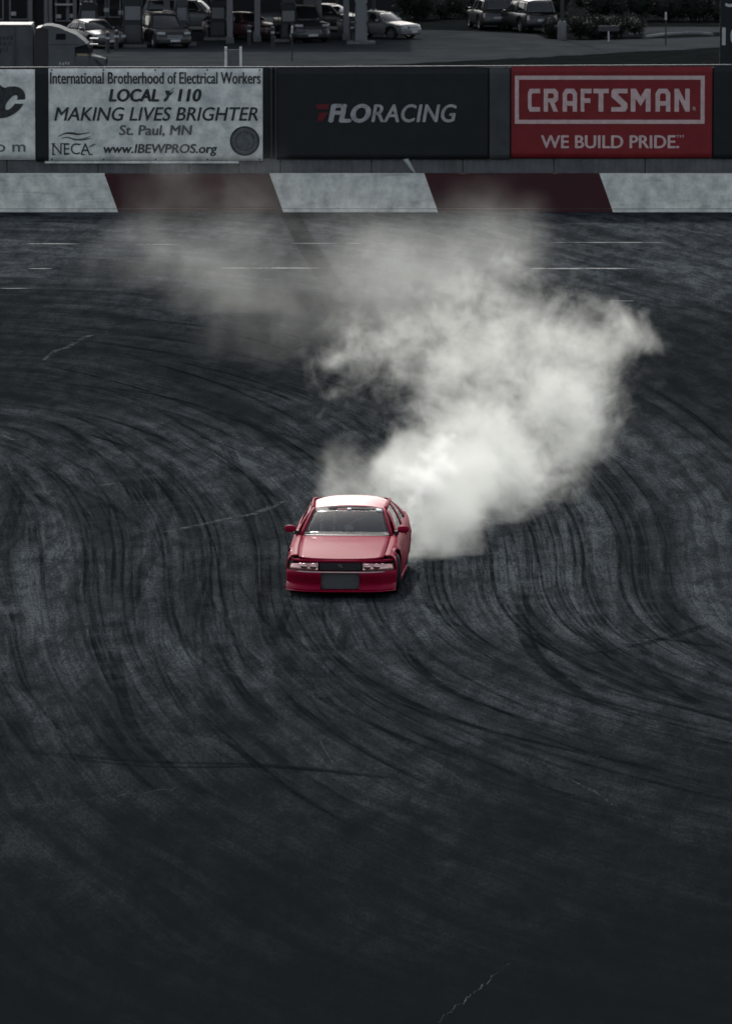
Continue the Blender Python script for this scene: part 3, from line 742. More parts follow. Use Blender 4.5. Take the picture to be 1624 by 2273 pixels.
def mirror(root, x, y, z, sg, m, size=(.19, .10, .12)):
    w_, d_, h_ = size; mr_ = empty('side_mirror', (x, y, z)); mr_.parent = root; mb = MB()
    rings = []
    for k, (q, s) in enumerate([(0, .55), (.12, .8), (.4, 1.0), (.8, .92), (1.0, .55)]):
        rings.append([(sg * w_ * q, d_ * s * .5 * math.cos(a) + (.02 * q), h_ * s * .5 * math.sin(a)) for a in np.linspace(0, 2 * math.pi, 13)])
    mb.grid(rings); mb.add([rings[-1][i] for i in range(12)], [tuple(range(12))]); mb.build('shell', m, mr_, autos=50, weld=1e-4)
    MB().box(-sg * .05 if sg > 0 else -.02, .02 if sg > 0 else .05, -.02, .03, -h_ * .5 - .03, -h_ * .2, .008).build('stalk', M['black_plastic'], mr_)
    return mr_

# ---- the red drift car
DW = .845
P = dict(L=4.42, y0=.37, axle=(.80, 3.32), wr=.30, flare=.03, NS=14,
         w=[(0, .76), (.3, .80), (.8, .825), (1.4, .83), (2.2, .835), (3.3, .84), (3.9, .81), (4.42, .72)],
         belt=[(0, .52), (.3, .575), (.8, .655), (1.4, .74), (2.2, .80), (3.2, .85), (3.8, .865), (4.42, .82)],
         sill=[(0, .17), (.4, .16), (4.42, .17)],
         deck=[(0, .535), (.13, .547), (.3, .595), (.8, .71), (1.35, .775), (1.6, .80), (3.5, .91), (3.9, .91), (4.42, .85)],
         cab=dict(cowl=(1.34, .780, .70), ws_top=(2.02, 1.145, .545), peak=(2.66, 1.222, .575), rw_top=(3.16, 1.19, .55), rw_bot=(3.74, .925, .63), curve=(.16, .07),
                  glass=[(1.66, 2.20, 2.52, 2.54), (2.62, 2.62, 3.20, 3.00)]))
fc = gr(754, 1328)               # ground point below the front bumper
YAW = R(3.6)
car = empty('drift_car', (fc.x + math.sin(YAW) * 2.2, fc.y + math.cos(YAW) * 2.2, 0.0), -YAW)
tag(car, 'red drift coupe with slim headlights trailing thick tyre smoke', 'car')
rig = Vector((0, -2.2, 0))
def up(o):                       # parts are modelled from the nose; move them so the base sits mid-car
    o.location = o.location + rig
RED = M['drift_red']
before = set(bpy.data.objects)
car_body(P, car, RED, .045)
deck = P['deckf']
hb = lambda q: .136 + .07 * (.80 * q) ** 2 + .25 * abs(.80 * q) ** 5.5
deck(hb, lambda q: 1.33 + .10 * q * q, 'hood', .90, 20)
for sg in (-1, 1):               # fender tops outside the hood gap
    rows = []
    for y in np.linspace(.34, 1.52, 18):
        wv = sm(y, P['w']) - .098; zb = sm(y, P['belt']) + .012; zc = sm(y, P['deck'])
        rows.append([(sg * q * wv, y, zb + (zc - zb) * (1 - abs(q) ** 2.2)) for q in (.912, .95, 1.0, 1.02)])
    panel(rows, RED, car, 'fender_top', .012)
deck(3.70, 4.26, 'boot_lid', 1.0, 10)
bow = lambda t: .07 * t * t + .25 * abs(t) ** 5.5
wfn = lambda z: .80 if z > .4 else .80 + .012
HL = [(.115, .03), (.12, -.045), (.128, -.055), (.14, -.045), (.175, .0), (.19, .03), (.20, .09), (.235, .08), (.275, .052), (.32, .026), (.35, .02), (.372, .03), (.384, .055), (.39, .09)]
fascia(HL, wfn, bow, car, RED, 'front_bumper', hole=(.27, .13, .365))
mb = MB()                        # lip
rows = []
for (z, sb) in ((.098, .02), (.095, -.065), (.104, -.085), (.112, -.07), (.114, .03)):
    rows.append([(t * .815, sb + bow(t), z) for t in np.linspace(-1, 1, 41)])
mb.grid(rows); mb.build('front_lip', RED, car, autos=40, thick=.006)
ic = MB().box(-.285, .285, .115, .17, .125, .375).build('intercooler', M['intercooler'], car)
for k in range(9): MB().box(-.27, .27, .105, .1145, .14 + k * .025, .150 + k * .025).build('fin', M['dash_grey'], ic)
MB().box(-.60, .60, .30, .34, .13, .53).build('radiator_support', M['interior'], car)
MB().box(-.78, .78, .34, 3.9, .13, .16).build('floor_pan', M['interior'], car)
# lamp band
lb = lambda t: bow(t)
gr_ = band(.392, .524, .10, .135, -.40, .40, .80, lb, car, M['black_plastic'], 'grille', out=.0)
for k in range(4): band(.410 + k * .028, .417 + k * .028, .094, .096, -.39, .39, .80, lb, gr_, M['dark_trim'], 'grille_bar', 1, 12)
em = MB()
em.quadbox([(-.03, .48), (-.012, .507), (.0, .48), (-.008, .447)], .07, .08); em.quadbox([(.006, .45), (.03, .447), (.022, .51), (.012, .495)], .07, .08)
em.build('emblem', M['chrome'], gr_)
for sg in (-1, 1):
    t0, t1 = (.415, .99) if sg > 0 else (-.99, -.415)
    hl = band(.395, .520, .085, .125, t0, t1, .80, lb, car, M['lens'], 'headlight', nz=6, nx=20, out=.02, taper=.30)
    for q in (.50, .67):
        c = (sg * q * .80, .075 + bow(q), .46)
        rr = .045 if q < .8 else .032; dm = MB()
        dm.grid([[(c[0] + 1.25 * rr * math.sin(f1) * math.cos(f2), c[1] - .006 - .6 * rr * math.cos(f1), c[2] + rr * math.sin(f1) * math.sin(f2)) for f2 in np.linspace(0, 2 * math.pi, 17)] for f1 in np.linspace(0.02, 1.57, 6)])
        dm.build('lamp_unit', M['lens_clear'], hl, autos=60)
    band(.388, .396, .06, .062, t0, t1, .80, lb, hl, M['dark_trim'], 'lamp_gap', 1, 14)
band(.521, .557, .118, .14, -.985, .985, .80, lb, car, RED, 'nose_panel', 1, 40)
band(.376, .386, .024, .05, -.97, .97, .795, lb, car, M['pink_print'], 'bumper_highlight', 1, 40)  # pale strip painted as the highlight along the bumper's top edge
# rear
fascia([(.22, -.03), (.26, 0), (.45, .01), (.52, -.01), (.56, -.05), (.70, -.06), (.84, -.09)], .74, lambda t: 4.42 - (.04 * t * t + .16 * abs(t) ** 7), car, RED, 'rear_bumper')
for sg in (-1, 1): MB().box(sg * .42 - .2, sg * .42 + .2, 4.345, 4.375, .60, .72, .01).build('tail_lamp', M['red_print'], car)
cabin(P, car, RED, M['glass'], None, M['roof_glare_red'])
# a wing on low stands
# doors: shut lines and handles
for sg in (-1, 1):
    x = sg * (sm(2.4, P['w']) + .016)
    MB().box(x - .008, x + .008, 2.36, 2.50, .69, .715, .005).build('door_handle', M['black_plastic'], car)
    for yy in (1.50, 2.62):
        rows = []
        for j in range(9):
            z = .22 + j * .066; s_d, _z = P['section'](yy); xx = float(np.interp(z, [q[1] for q in s_d], [q[0] for q in s_d])) + .0075
            rows.append([(sg * xx, yy, z), (sg * xx, yy + .012, z)])
        panel(rows, M['black_plastic'], car, 'door_gap', .002)
    rows = []
    MB().box(sg * .80 - .035, sg * .80 + .035, 1.2, 2.95, .115, .165, .01).build('side_skirt', RED, car)
    mirror(car, sg * .765, 1.58, .855, sg, RED, (.17, .11, .115))
for (x, y, sx) in ((-.70, .80, -1), (.70, .80, 1), (-.70, 3.32, -1), (.70, 3.32, 1)): wheel(car, x, y, .30, .225, R(16) if y < 1 else 0, sx)
# inside
MB().box(-.66, .66, 1.55, 1.78, .66, .79, .03).build('dashboard', M['dash_grey'], car)
for sg in (-1, 1):
    st = empty('seat', (sg * .34, 2.45, .2)); st.parent = car
    MB().box(-.24, .24, -.42, .1, .0, .16, .04).build('cushion', M['interior'], st)
    mb = MB(); mb.sideprism([(.02, .1), (.16, .1), (.34, .72), (.24, .76)], -.22, .22); mb.build('backrest', M['dash_grey'], st)
    MB().box(-.12, .12, .26, .36, .72, .90, .03).build('headrest', M['dash_grey'], st)
mb = MB(); c = Vector((-.34, 1.92, .77)); ring = []
for k in range(21):
    a = 2 * math.pi * k / 20; ring.append(c + Vector((.17 * math.cos(a), .07 * math.sin(a), .155 * math.sin(a))))
mb.tube(ring, .014, 6, False); mb.tube([c + Vector((-.17, 0, 0)), c + Vector((.17, 0, 0))], .012, 5); mb.tube([c, c + Vector((0, -.2, -.1))], .02, 6); mb.build('steering_wheel', M['black_plastic'], car, smooth=True)
mb = MB()                       # roll cage
mb.tube([(-.60, 2.62, .3), (-.56, 2.62, 1.02), (-.47, 2.62, 1.14), (.47, 2.62, 1.14), (.56, 2.62, 1.02), (.60, 2.62, .3)], .02, 6); mb.build('roll_hoop', M['galv'], car, smooth=True)
mb = MB().tube([(-.55, 2.62, .5), (.5, 2.62, 1.12)], .018, 6); mb.build('cage_brace', M['galv'], car, smooth=True)
MB().box(-.10, .10, 2.02, 2.05, 1.04, 1.095, .01).build('rear_view_mirror', M['galv'], car)
def on_screen(t, k):
    yc, zc, wc = P['cab']['cowl']; yt, zt_, wt = P['cab']['ws_top']; p = lerp3((t * wc, yc + .16 * t * t, zc - .015 * t * t), (t * wt, yt + .07 * t * t, zt_ - .03 * t * t), k)
    return (p[0], p[1] - .03 * math.sin(math.pi * k) - .008, p[2] + .012 * math.sin(math.pi * k) + .006)
for (t0, t1, k0, k1, m) in ((.76, .90, .85, .95, M['sticker']), (-.05, .72, .90, .955, M['dash_grey']), (-.32, -.27, .82, .855, M['sticker']), (-.03, .08, .88, .94, M['sticker'])):
    panel([[on_screen(t0 + (t1 - t0) * q, k) for q in (0, .5, 1)] for k in (k0, k1)], m, car, 'screen_sticker', .002)
pp = MB()                        # crumpled paper and belts on the dash
bm = bmesh.new(); bmesh.ops.create_icosphere(bm, subdivisions=2, radius=.07)
for v in bm.verts: v.co *= random.uniform(.6, 1.2)
pp.add([v.co + Vector((.02, 1.70, .84)) for v in bm.verts], [[q.index for q in f.verts] for f in bm.faces]); bm.free(); pp.build('dash_clutter', M['galv'], car)
for dx in (-.09, .09): MB().tube([(-.34 + dx, 2.52, 1.0), (-.34 + dx * 1.1, 2.36, .78), (-.34 + dx * .5, 2.22, .5)], .022, 6).build('harness_belt', M['rail'], car, smooth=True)
for o in [o for o in bpy.data.objects if o.parent == car]: up(o)

# ------------------------------------------------------------------ filling station below the far side of the track
ZL = -5.0
def lot(u, v): return gr(u, v, ZL)
M['lot'] = mat('lot', (.036, .041, .044), 1.0, .0, vary=.35, scale=.5, bump=.2)
M['kerb'] = mat('kerb', (.14, .145, .145), .85, .1, vary=.3)
M['facade'] = mat('facade', (.022, .023, .024), .8, .2, vary=.3, scale=.8)
M['frame'] = mat('frame', (.14, .145, .15), .5, .4)
M['shop_glass'] = glass('shop_glass', (.012, .014, .015), .95)
def sheet_poly(name, pix, z, m, label, jit=0.0):
    pts = []
    for i, (u, v) in enumerate(pix):
        p = lot(u, v); pts.append(Vector((p.x + random.uniform(-jit, jit), p.y + random.uniform(-jit, jit), z)))
    tri = tessellate_polygon([[Vector((p.x, p.y, 0)) for p in pts]]); mb = MB(); mb.add(pts, tri)
    return tag(mb.build(name, m), label, name.replace('_', ' '), kind='structure')
front = [(-200, 152), (120, 150), (330, 148.5), (530, 147), (700, 145), (790, 146), (870, 143.5)] + [(870 + 22 * k, 143.5 - 36 * k / 31 + random.uniform(-1.2, 1.2)) for k in range(1, 32)] + [(1600, 104.5), (1750, 99)]
back = [(1750, 76), (1620, 80), (1500, 84), (1390, 87), (1300, 89), (1215, 86), (1190, 76), (1100, 71), (1000, 67), (890, 65), (885, 30), (885, -30), (-200, -30)]
sheet_poly('parking_lot', front + back, ZL + .012, M['lot'], 'grey asphalt forecourt of the filling station')
sheet_poly('road', [(1395, 76), (1480, 74), (1620, 71), (1760, 69), (1760, 60), (1620, 60), (1500, 59), (1395, 60)], ZL + .016, M['lot'], 'narrow grey service road behind the planting bed')
rows = []
for k in range(21):
    t = k / 20; p = lot(1430 + 150 * t, 84 - 3 * t - 6 * math.sin(t * 2.6)); rows.append(p)
mb = MB(); mb.tube([(p.x, p.y, ZL + .05) for p in rows], .12, 6); tag(mb.build('kerb', M['kerb']), 'pale curved kerb of the traffic island by the planting bed', 'kerb')

# store front
Y0 = 408.0
def bx(u): return at(u, 30, Y0).x
def bz(v): return at(812, v, Y0).z
store = empty('store_building', (bx(110), Y0, ZL)); tag(store, 'dark low store front with framed windows behind the semi truck', 'building'); ox = bx(110)
MB().box(bx(-260) - ox, bx(292) - ox, .25, 14, 0, 4.6).build('wall', M['facade'], store)
MB().box(bx(-265) - ox, bx(297) - ox, -.6, 14.3, 4.605, 5.0).build('roof', M['dark_steel'], store)
for (u0, u1, v0) in [(-240, -180, 44), (-160, -90, 44), (-60, 8, 44), (20, 64, 44), (122, 150, 52), (150, 168, 52), (210, 236, 39), (239, 268, 39), (272, 288, 39)]:
    wn_ = MB().box(bx(u0) - ox, bx(u1) - ox, .18, .245, max(.15, bz(v0) - ZL), 3.2).build('window', M['frame'], store)
    MB().box(bx(u0) - ox + .09, bx(u1) - ox - .09, .165, .178, max(.15, bz(v0) - ZL) + .09, 3.1).build('pane', M['shop_glass'], wn_)
for u in (68, 102, 112, 166, 181): MB().box(bx(u) - ox - .10, bx(u) - ox + .10, -.1, .17, 0, 4.6).build('pilaster', M['frame'], store)
MB().box(bx(122) - ox, bx(165) - ox, -.05, .15, bz(11) - ZL, bz(7) - ZL).build('sign_strip', M['rail'], store)
for u, v in [(236, 22), (268, 28), (30, 30), (130, 36), (160, 35)]:   # goods in the windows
    MB().box(bx(u) - ox - .14, bx(u) - ox + .14, .14, .164, bz(v) - ZL - .1, bz(v) - ZL + .12, .02).build('window_poster', M['rail'], store)
dk = empty('service_building', (bx(520), 424, ZL)); tag(dk, 'long dark windowless building filling the back of the forecourt', 'building')
MB().box(-9.0, 9.6, 0, 10, 0, 5.0).build('wall', M['facade'], dk); MB().box(-9.3, 9.9, -.3, 10.3, 5.004, 5.3).build('roof', M['dark_steel'], dk)
MB().box(-3.2, -1.8, -.05, -.004, 0, 2.3).build('door', M['slate_panel'], dk)

# canopy on columns: its deck is above the picture and keeps the pumps in shade
def col_at(u, v, r, name, m, label, h=5.1):
    p = lot(u, v); o = empty(name, (p.x, p.y, ZL)); MB().box(-r, r, -r, r, 0, h, .02).build('shaft', m, o); MB().box(-r - .06, r + .06, -r - .06, r + .06, 0, .35, .03).build('base', M['kerb'], o)
    return tag(o, label, 'column', 'canopy columns')
COLS = [(309, 100, 'slim grey canopy column left of the black suv'), (370, 78, 'grey canopy column rising behind the black suv'), (510, 96, 'grey canopy column left of the dark red sedan'),
        (571, 92, 'grey canopy column right of the dark red sedan'), (707, 84, 'grey canopy column left of the dark hatchback'), (768, 88, 'grey canopy column between dark hatchback and pump')]
for (u, v, lb) in COLS: col_at(u, v, .15, 'canopy_column', M['frame'], lb)
cn = empty('canopy', (-5.0, 385, ZL + 5.1)); tag(cn, 'flat filling station canopy over the pumps', 'canopy')
MB().box(-9.5, 6.2, -1, 23, 0, .9, .05).build('fascia', M['facade'], cn); MB().box(-9.3, 6.0, -.8, 22.8, -.06, -.003).build('soffit', M['frame'], cn)

def pump(u, v, label, h=2.1, w_=.45, m=None):
    p = lot(u, v); o = empty('fuel_pump', (p.x, p.y, ZL)); tag(o, label, 'fuel pump', 'pumps under the canopy')
    MB().box(-.75, .75, -.55, .55, 0, .16, .03).build('island', M['kerb'], o)
    MB().box(-w_, w_, -.32, .32, .16, h, .04).build('cabinet', m or M['dark_steel'], o)
    MB().box(-w_ * .8, w_ * .8, -.335, -.322, h * .55, h * .82, .004).build('display', M['frame'], o)
    MB().box(-w_ * .85, w_ * .85, -.335, -.322, .3, h * .45, .004).build('panel', m or M['slate_panel'], o)
    for sg in (-1, 1):
        MB().tube([(sg * w_ * .9, -.36, h * .9), (sg * (w_ + .12), -.45, h * .6), (sg * (w_ + .1), -.42, .55), (sg * w_ * .9, -.36, h * .5)], .025, 6).build('hose', M['rubber'], o, smooth=True)
    MB().box(-w_ * .9, w_ * .9, -.2, .2, h + .005, h + .4, .03).build('topper', M['slate_panel'], o)
    return o
pp = pump(197, 92, 'grey fuel pump with number 22 topper beside the truck', 2.0)
text_faces('22', (-.25, .25, 2.1, 2.34), -.205).build('number', M['rail'], pp)
pump(295, 104, 'tall black fuel pump left of the black suv', 2.6, .5)
pump(404, 100, 'pale grey fuel pump right of the black suv', 2.4, .3, M['slate_panel'])
pump(484, 88, 'dark fuel pump between white van and dark red sedan', 2.1, .4)
pump(640, 92, 'dark fuel pump left of the black pickup windscreen', 2.0, .4)
pump(687, 78, 'grey fuel pump behind the black pickup', 2.4, .4, M['slate_panel'])
pump(801, 97, 'pale grey fuel pump left of the white sedan', 2.4, .32, M['frame'])
def bollard(u, v, label, h=1.0):
    p = lot(u, v); o = empty('bollard', (p.x, p.y, ZL)); tag(o, label, 'bollard', 'bollards by the pumps')
    MB().tube([(0, 0, 0), (0, 0, h)], .10, 12).build('post', M['dark_trim'], o, autos=40); MB().tube([(0, 0, h + .002), (0, 0, h + .06), (0, 0, h + .09)], [.10, .08, .02], 12).build('cap', M['frame'], o, autos=50)
    MB().tube([(0, 0, h - .3), (0, 0, h - .2)], .104, 12).build('band', M['rail'], o, autos=40)
for u, v, lb in [(239, 116, 'black bollard right of the truck nose'), (259, 112, 'black bollard nearer to the tall black pump'), (462, 88, 'left one of two bollards beside the white van'), (471, 86, 'right one of two bollards beside the white van'), (553, 100, 'bollard in front of the dark red sedan'), (605, 103, 'bollard left of the black pickup'), (781, 92, 'bollard left of the pale grey pump')]: bollard(u, v, lb)

# vehicles on the forecourt
def vehicle(name, u, v, yaw, kind, col, label, cat):
    D = dict(suv=(4.75, .95, 1.78, .40, 1.02, .95), sedan=(4.65, .90, 1.45, .33, .92, .80), van=(4.9, .97, 1.72, .36, 1.05, .92), pickup=(5.4, .98, 1.88, .42, 1.12, 1.08))[kind]
    L_, w_, H, wr, belt, hood = D
    k = H - belt
    yc = .28 * L_ if kind != 'van' else .22 * L_; yt = yc + (.62 if kind != 'sedan' else .78) * k / .65; yr = L_ * (.93 if kind in ('suv', 'van') else .70); yb = L_ * (.985 if kind in ('suv', 'van') else .84)
    if kind == 'pickup': yr, yb = L_ * .60, L_ * .64
    Q = dict(L=L_, y0=.30, yr=.14, axle=(.19 * L_, .79 * L_), wr=wr, flare=.02, NS=11, w=[(0, w_ - .08), (.5, w_ - .01), (L_ * .5, w_), (L_ - .4, w_ - .01), (L_, w_ - .07)],
             belt=[(0, hood - .12), (.4, hood - .04), (yc, belt - .03), (L_ * .6, belt), (L_, belt)], sill=[(0, .26), (L_, .26)],
             deck=[(0, hood - .08), (.35, hood + .01), (yc, belt + .03), (L_ * .8, belt + .03), (L_, belt)],
             cab=dict(cowl=(yc, belt, w_ - .12), ws_top=(yt, H - .06, w_ - .27), peak=((yt + yr) / 2, H, w_ - .24), rw_top=(yr, H - .04, w_ - .27), rw_bot=(yb, belt, w_ - .14), curve=(.15, .08),
                      glass=[(yc + .36, yt + .18, yc + (yb - yc) * .45, yt + (yr - yt) * .40), (yc + (yb - yc) * .49, yt + (yr - yt) * .45, yb - .35, yr - .22)]))
    p = lot(u, v); o = empty(name, (p.x, p.y, ZL), yaw); tag(o, label, cat)
    mp = paint('paint_' + name + str(u), col, .4, .25)
    car_body(Q, o, mp, .09)
    Q['deckf'](lambda q: .16 + .10 * q * q, yc, 'hood', .97, 8)
    if yb < L_ - .3: Q['deckf'](yb - .02, L_ - .16, 'boot_lid' if kind == 'sedan' else 'load_cover', 1.0, 5)
    bw = lambda t: .07 * t * t + .20 * abs(t) ** 6
    zt_ = hood - .04
    fascia([(.24, .08), (.30, .0), (.46, -.02), (.56, .0), (.60, .05), (zt_ - .0, .12)], w_ - .02, bw, o, mp, 'front_bumper', nx=24)
    g_ = band(.50, zt_ - .05, .00, .085, -.5, .5, w_ - .02, lambda t: bw(t) - .01, o, M['black_plastic'], 'grille', 2, 8)
    for q in range(3): band(.53 + q * .07, .55 + q * .07, -.006 + q * .018, -.004 + q * .018, -.47, .47, w_ - .02, lambda t: bw(t) - .01, g_, M['chrome'], 'grille_bar', 1, 8)
    for sg in (-1, 1):
        t0, t1 = (.54, .95) if sg > 0 else (-.95, -.54); band(zt_ - .19, zt_ - .05, .04, .085, t0, t1, w_ - .02, lambda t: bw(t) - .012, o, M['galv'], 'headlight', 3, 8, out=.01)
        mirror(o, sg * (w_ - .03), yc + .45, belt + .06, sg, mp, (.22, .12, .16))
    MB().box(-.26, .26, -.045, -.03, .36, .48).build('license_plate', M['rail'], o)
    fascia([(.28, 0), (.5, .02), (.7, 0), (belt - .05, -.06)], w_ - .05, lambda t: L_ - .05 - .12 * abs(t) ** 6, o, mp, 'rear_bumper', nx=20)
    for sg in (-1, 1): MB().box(sg * (w_ - .16) - .07, sg * (w_ - .16) + .07, L_ - .13, L_ - .06, belt - .34, belt - .08, .02).build('tail_lamp', M['pink_print'], o)
    MB().box(-.26, .26, L_ - .045, L_ - .02, .62, .74).build('license_plate', M['rail'], o)
    MB().box(-w_ + .1, w_ - .1, .5, L_ - .3, .25, .3).build('floor_pan', M['interior'], o); MB().box(-w_ + .2, w_ - .2, yc + .3, yb - .3, .5, belt - .1, .05).build('seats', M['interior'], o)
    cabin(Q, o, mp, M['dark_glass'])
    for ya in Q['axle']:
        for sg in (-1, 1): wheel(o, sg * (w_ - .13), ya, wr, .22, 0, sg)
    if kind == 'suv':
        for sg in (-1, 1): MB().tube([(sg * (w_ - .34), yt + .2, H + .03), (sg * (w_ - .32), (yt + yr) / 2, H + .05), (sg * (w_ - .34), yr - .1, H + .02)], .022, 6).build('roof_rack_bar', M['galv'], o, smooth=True)
    for ch in list(o.children): ch.location = ch.location + Vector((0, -L_ / 2, 0))
    return o
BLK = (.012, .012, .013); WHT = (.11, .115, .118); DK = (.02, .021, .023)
vehicle('parked_suv', 360, 103, R(18), 'suv', BLK, 'black suv facing the track with chrome grille under the canopy', 'suv')
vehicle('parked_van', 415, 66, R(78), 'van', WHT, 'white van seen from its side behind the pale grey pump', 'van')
vehicle('parked_sedan', 543, 86, R(52), 'sedan', (.05, .014, .016), 'dark red sedan between two canopy columns', 'car')
vehicle('parked_pickup', 668, 90, R(14), 'pickup', BLK, 'black pickup facing the track in the middle of the forecourt', 'pickup')
vehicle('parked_hatchback', 732, 66, R(62), 'sedan', DK, 'dark hatchback half hidden behind a canopy column', 'car')
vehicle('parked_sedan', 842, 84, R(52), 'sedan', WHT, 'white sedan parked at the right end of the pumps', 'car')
vehicle('parked_suv', 1088, 62, R(190), 'suv', DK, 'dark suv with pale roof, left one of the pair on the open lot', 'suv')
vehicle('parked_suv', 1168, 68, R(200), 'suv', BLK, 'dark suv with pale roof next to the planting bed', 'suv')
vehicle('parked_sedan', 206, 104, R(30), 'sedan', BLK, 'black car partly hidden behind the truck nose', 'car')

# semi truck and trailer, side on
TY = 319.0
def tx(u): return at(u, 100, TY).x
def tz(v): return at(812, v, TY).z - ZL
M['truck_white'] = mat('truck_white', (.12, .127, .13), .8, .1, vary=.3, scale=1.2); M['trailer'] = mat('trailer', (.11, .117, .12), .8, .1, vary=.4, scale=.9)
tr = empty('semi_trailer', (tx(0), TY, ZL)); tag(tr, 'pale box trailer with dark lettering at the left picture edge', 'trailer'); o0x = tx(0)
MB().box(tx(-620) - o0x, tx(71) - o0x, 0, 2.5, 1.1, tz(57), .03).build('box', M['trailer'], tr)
MB().box(tx(-620) - o0x, tx(70) - o0x, -.02, 2.52, tz(57) + .004, tz(53.5), .02).build('roof_rail', M['sheet_metal'], tr)
for u in (71, 34, -20, -75): MB().box(tx(u) - o0x - .05, tx(u) - o0x + .03, -.03, -.003, 1.1, tz(57.5)).build('side_post', M['trailer'] if u > 60 else M['slate_panel'], tr)
for (u0, u1, v0, v1) in [(-14, -6, 79, 88), (-3, 3, 79, 88), (5, 12, 80, 88), (14, 20, 79, 87), (22, 29, 79, 88), (-16, -8, 92, 101), (-5, 4, 91, 100), (7, 14, 92, 101), (16, 21, 92, 100), (22, 26, 92, 98), (-14, -6, 105, 116), (-3, 5, 104, 117), (8, 12, 106, 115), (14, 18, 103, 115)]:
    MB().quadbox([(tx(u0) - o0x, tz(v1)), (tx(u1 - 1) - o0x, tz(v1)), (tx(u1) - o0x, tz(v0)), (tx(u0 + 1.5) - o0x, tz(v0 + 1))], -.012, -.004).build('letter', M['ink'], tr)
for x in (-5.5, -6.6):
    for yy in (.28, 2.2): wheel(tr, tx(-150) - o0x + x + 4, yy, .50, .28, R(90), 1)
for x in (-.7,): MB().box(tx(40) - o0x - .06, tx(40) - o0x + .06, .5, .62, 0, 1.095).build('landing_leg', M['dark_steel'], tr)
tk = empty('semi_truck', (tx(150), TY, ZL)); tag(tk, 'white semi truck cab with sloped roof fairing seen from the side', 'truck'); o1x = tx(150)
def tp(u, v): return (tx(u) - o1x, tz(v))
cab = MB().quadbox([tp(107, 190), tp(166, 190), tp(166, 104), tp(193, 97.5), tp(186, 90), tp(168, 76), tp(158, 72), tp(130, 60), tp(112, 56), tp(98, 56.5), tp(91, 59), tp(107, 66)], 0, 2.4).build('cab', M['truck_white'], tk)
MB().quadbox([tp(76, 185), tp(106.5, 185), tp(106.5, 67), tp(90, 60), tp(80, 62), tp(76, 80)], .05, 2.35).build('side_extender', M['dark_trim'], tk)
MB().quadbox([tp(121, 88.5), tp(148, 88.5), tp(148, 74), tp(145, 71.5), tp(123, 72.5), tp(121, 75)], -.012, -.003).build('window_surround', M['truck_white'], tk)
MB().quadbox([tp(123.5, 87), tp(146, 87), tp(146, 75), tp(144, 73.5), tp(125, 74)], -.02, -.013).build('side_window', M['dark_glass'], tk)
MB().quadbox([tp(166.5, 124), tp(201, 124), tp(203, 118), tp(193, 98.5), tp(166.5, 105)], .06, 2.34).build('windshield', M['dark_glass'], tk)
MB().quadbox([tp(166.5, 190), tp(222, 190), tp(222, 130), tp(201, 124.5), tp(166.5, 124.5)], .02, 2.38).build('hood', M['truck_white'], tk)
MB().quadbox([tp(203, 150), tp(238, 150), tp(239, 133), tp(232, 128), tp(201, 122.5)], -.08, .45).build('fender', M['truck_white'], tk)
MB().quadbox([tp(207, 130), tp(215, 131), tp(229, 145), tp(234, 150), tp(224, 150), tp(212, 137)], -.10, -.083).build('lamp_recess', M['dark_trim'], tk)
MB().quadbox([tp(233, 140), tp(240, 137), tp(239, 126), tp(236, 125)], -.11, -.085).build('mirror_arm', M['dark_trim'], tk)
MB().box(tx(108) - o1x, tx(176) - o1x, -.01, -.003, tz(99), tz(97)).build('trim_line', M['slate_panel'], tk)
for u, v in [(133, 140), (140, 141), (146, 139), (152, 140)]: MB().quadbox([tp(u - 2.2, v + 3), tp(u + 1.2, v + 3), tp(u + 2, v - 3), tp(u - 1.4, v - 3)], -.012, -.004).build('letter', M['rail'], tk)
for (u, v0, v1) in [(205, 88, 90), (205, 101, 103)]: MB().box(tx(u - 9) - o1x, tx(u + 9) - o1x, 1.6, 2.2, tz(v1), tz(v0)).build('visor_bar', M['rail'], tk)
for u in (120, 215):
    for yy in (.25, 2.1): wheel(tk, tx(u) - o1x, yy, .50, .28, R(90), 1)

# tall things along the lot
def pole(u, v, h, r, label, base_h=.5, base_r=.2, m=None, name='light_pole', cat='light pole'):
    p = lot(u, v); o = empty(name, (p.x, p.y, ZL)); tag(o, label, cat)
    MB().tube([(0, 0, base_h), (0, 0, h)], [r, r * .8], 10).build('shaft', m or M['sheet_metal'], o, smooth=True); MB().tube([(0, 0, 0), (0, 0, base_h * .85), (0, 0, base_h)], [base_r, base_r, base_r * .7], 14).build('base', M['sheet_metal'], o, autos=40)
    MB().tube([(0, 0, h), (0, -.5, h + .15), (0, -1.4, h + .2)], .05, 8).build('arm', M['rail'], o); MB().box(-.18, .18, -1.9, -1.35, h + .12, h + .24, .03).build('lamp_head', M['galv'], o)
    return o
pole(747, 40, 8, .085, 'thin white light pole behind the dark hatchback'); pole(829, 48, 8, .10, 'white light pole with flared foot behind the white sedan', .7, .26)
pole(1247, 88, 9, .10, 'tall light pole on a pale concrete footing by the planting bed', 1.0, .24)
def marker(u, v, h, label, top=.5, wd=.05, board=None):
    p = lot(u, v); o = empty('marker_post', (p.x, p.y, ZL)); tag(o, label, 'post'); MB().tube([(0, 0, 0), (0, 0, h - top)], .035, 8).build('shaft', M['dark_steel'], o)
    MB().box(-wd, wd, -.03, .03, h - top + .002, h, .01).build('reflector', M['rail'], o)
marker(648, 135, 1.75, 'thin dark marker post with pale tip in front of the black pickup', .36)
marker(1477, 101, 1.75, 'thin dark marker post with pale tip at the right lot edge', .42)
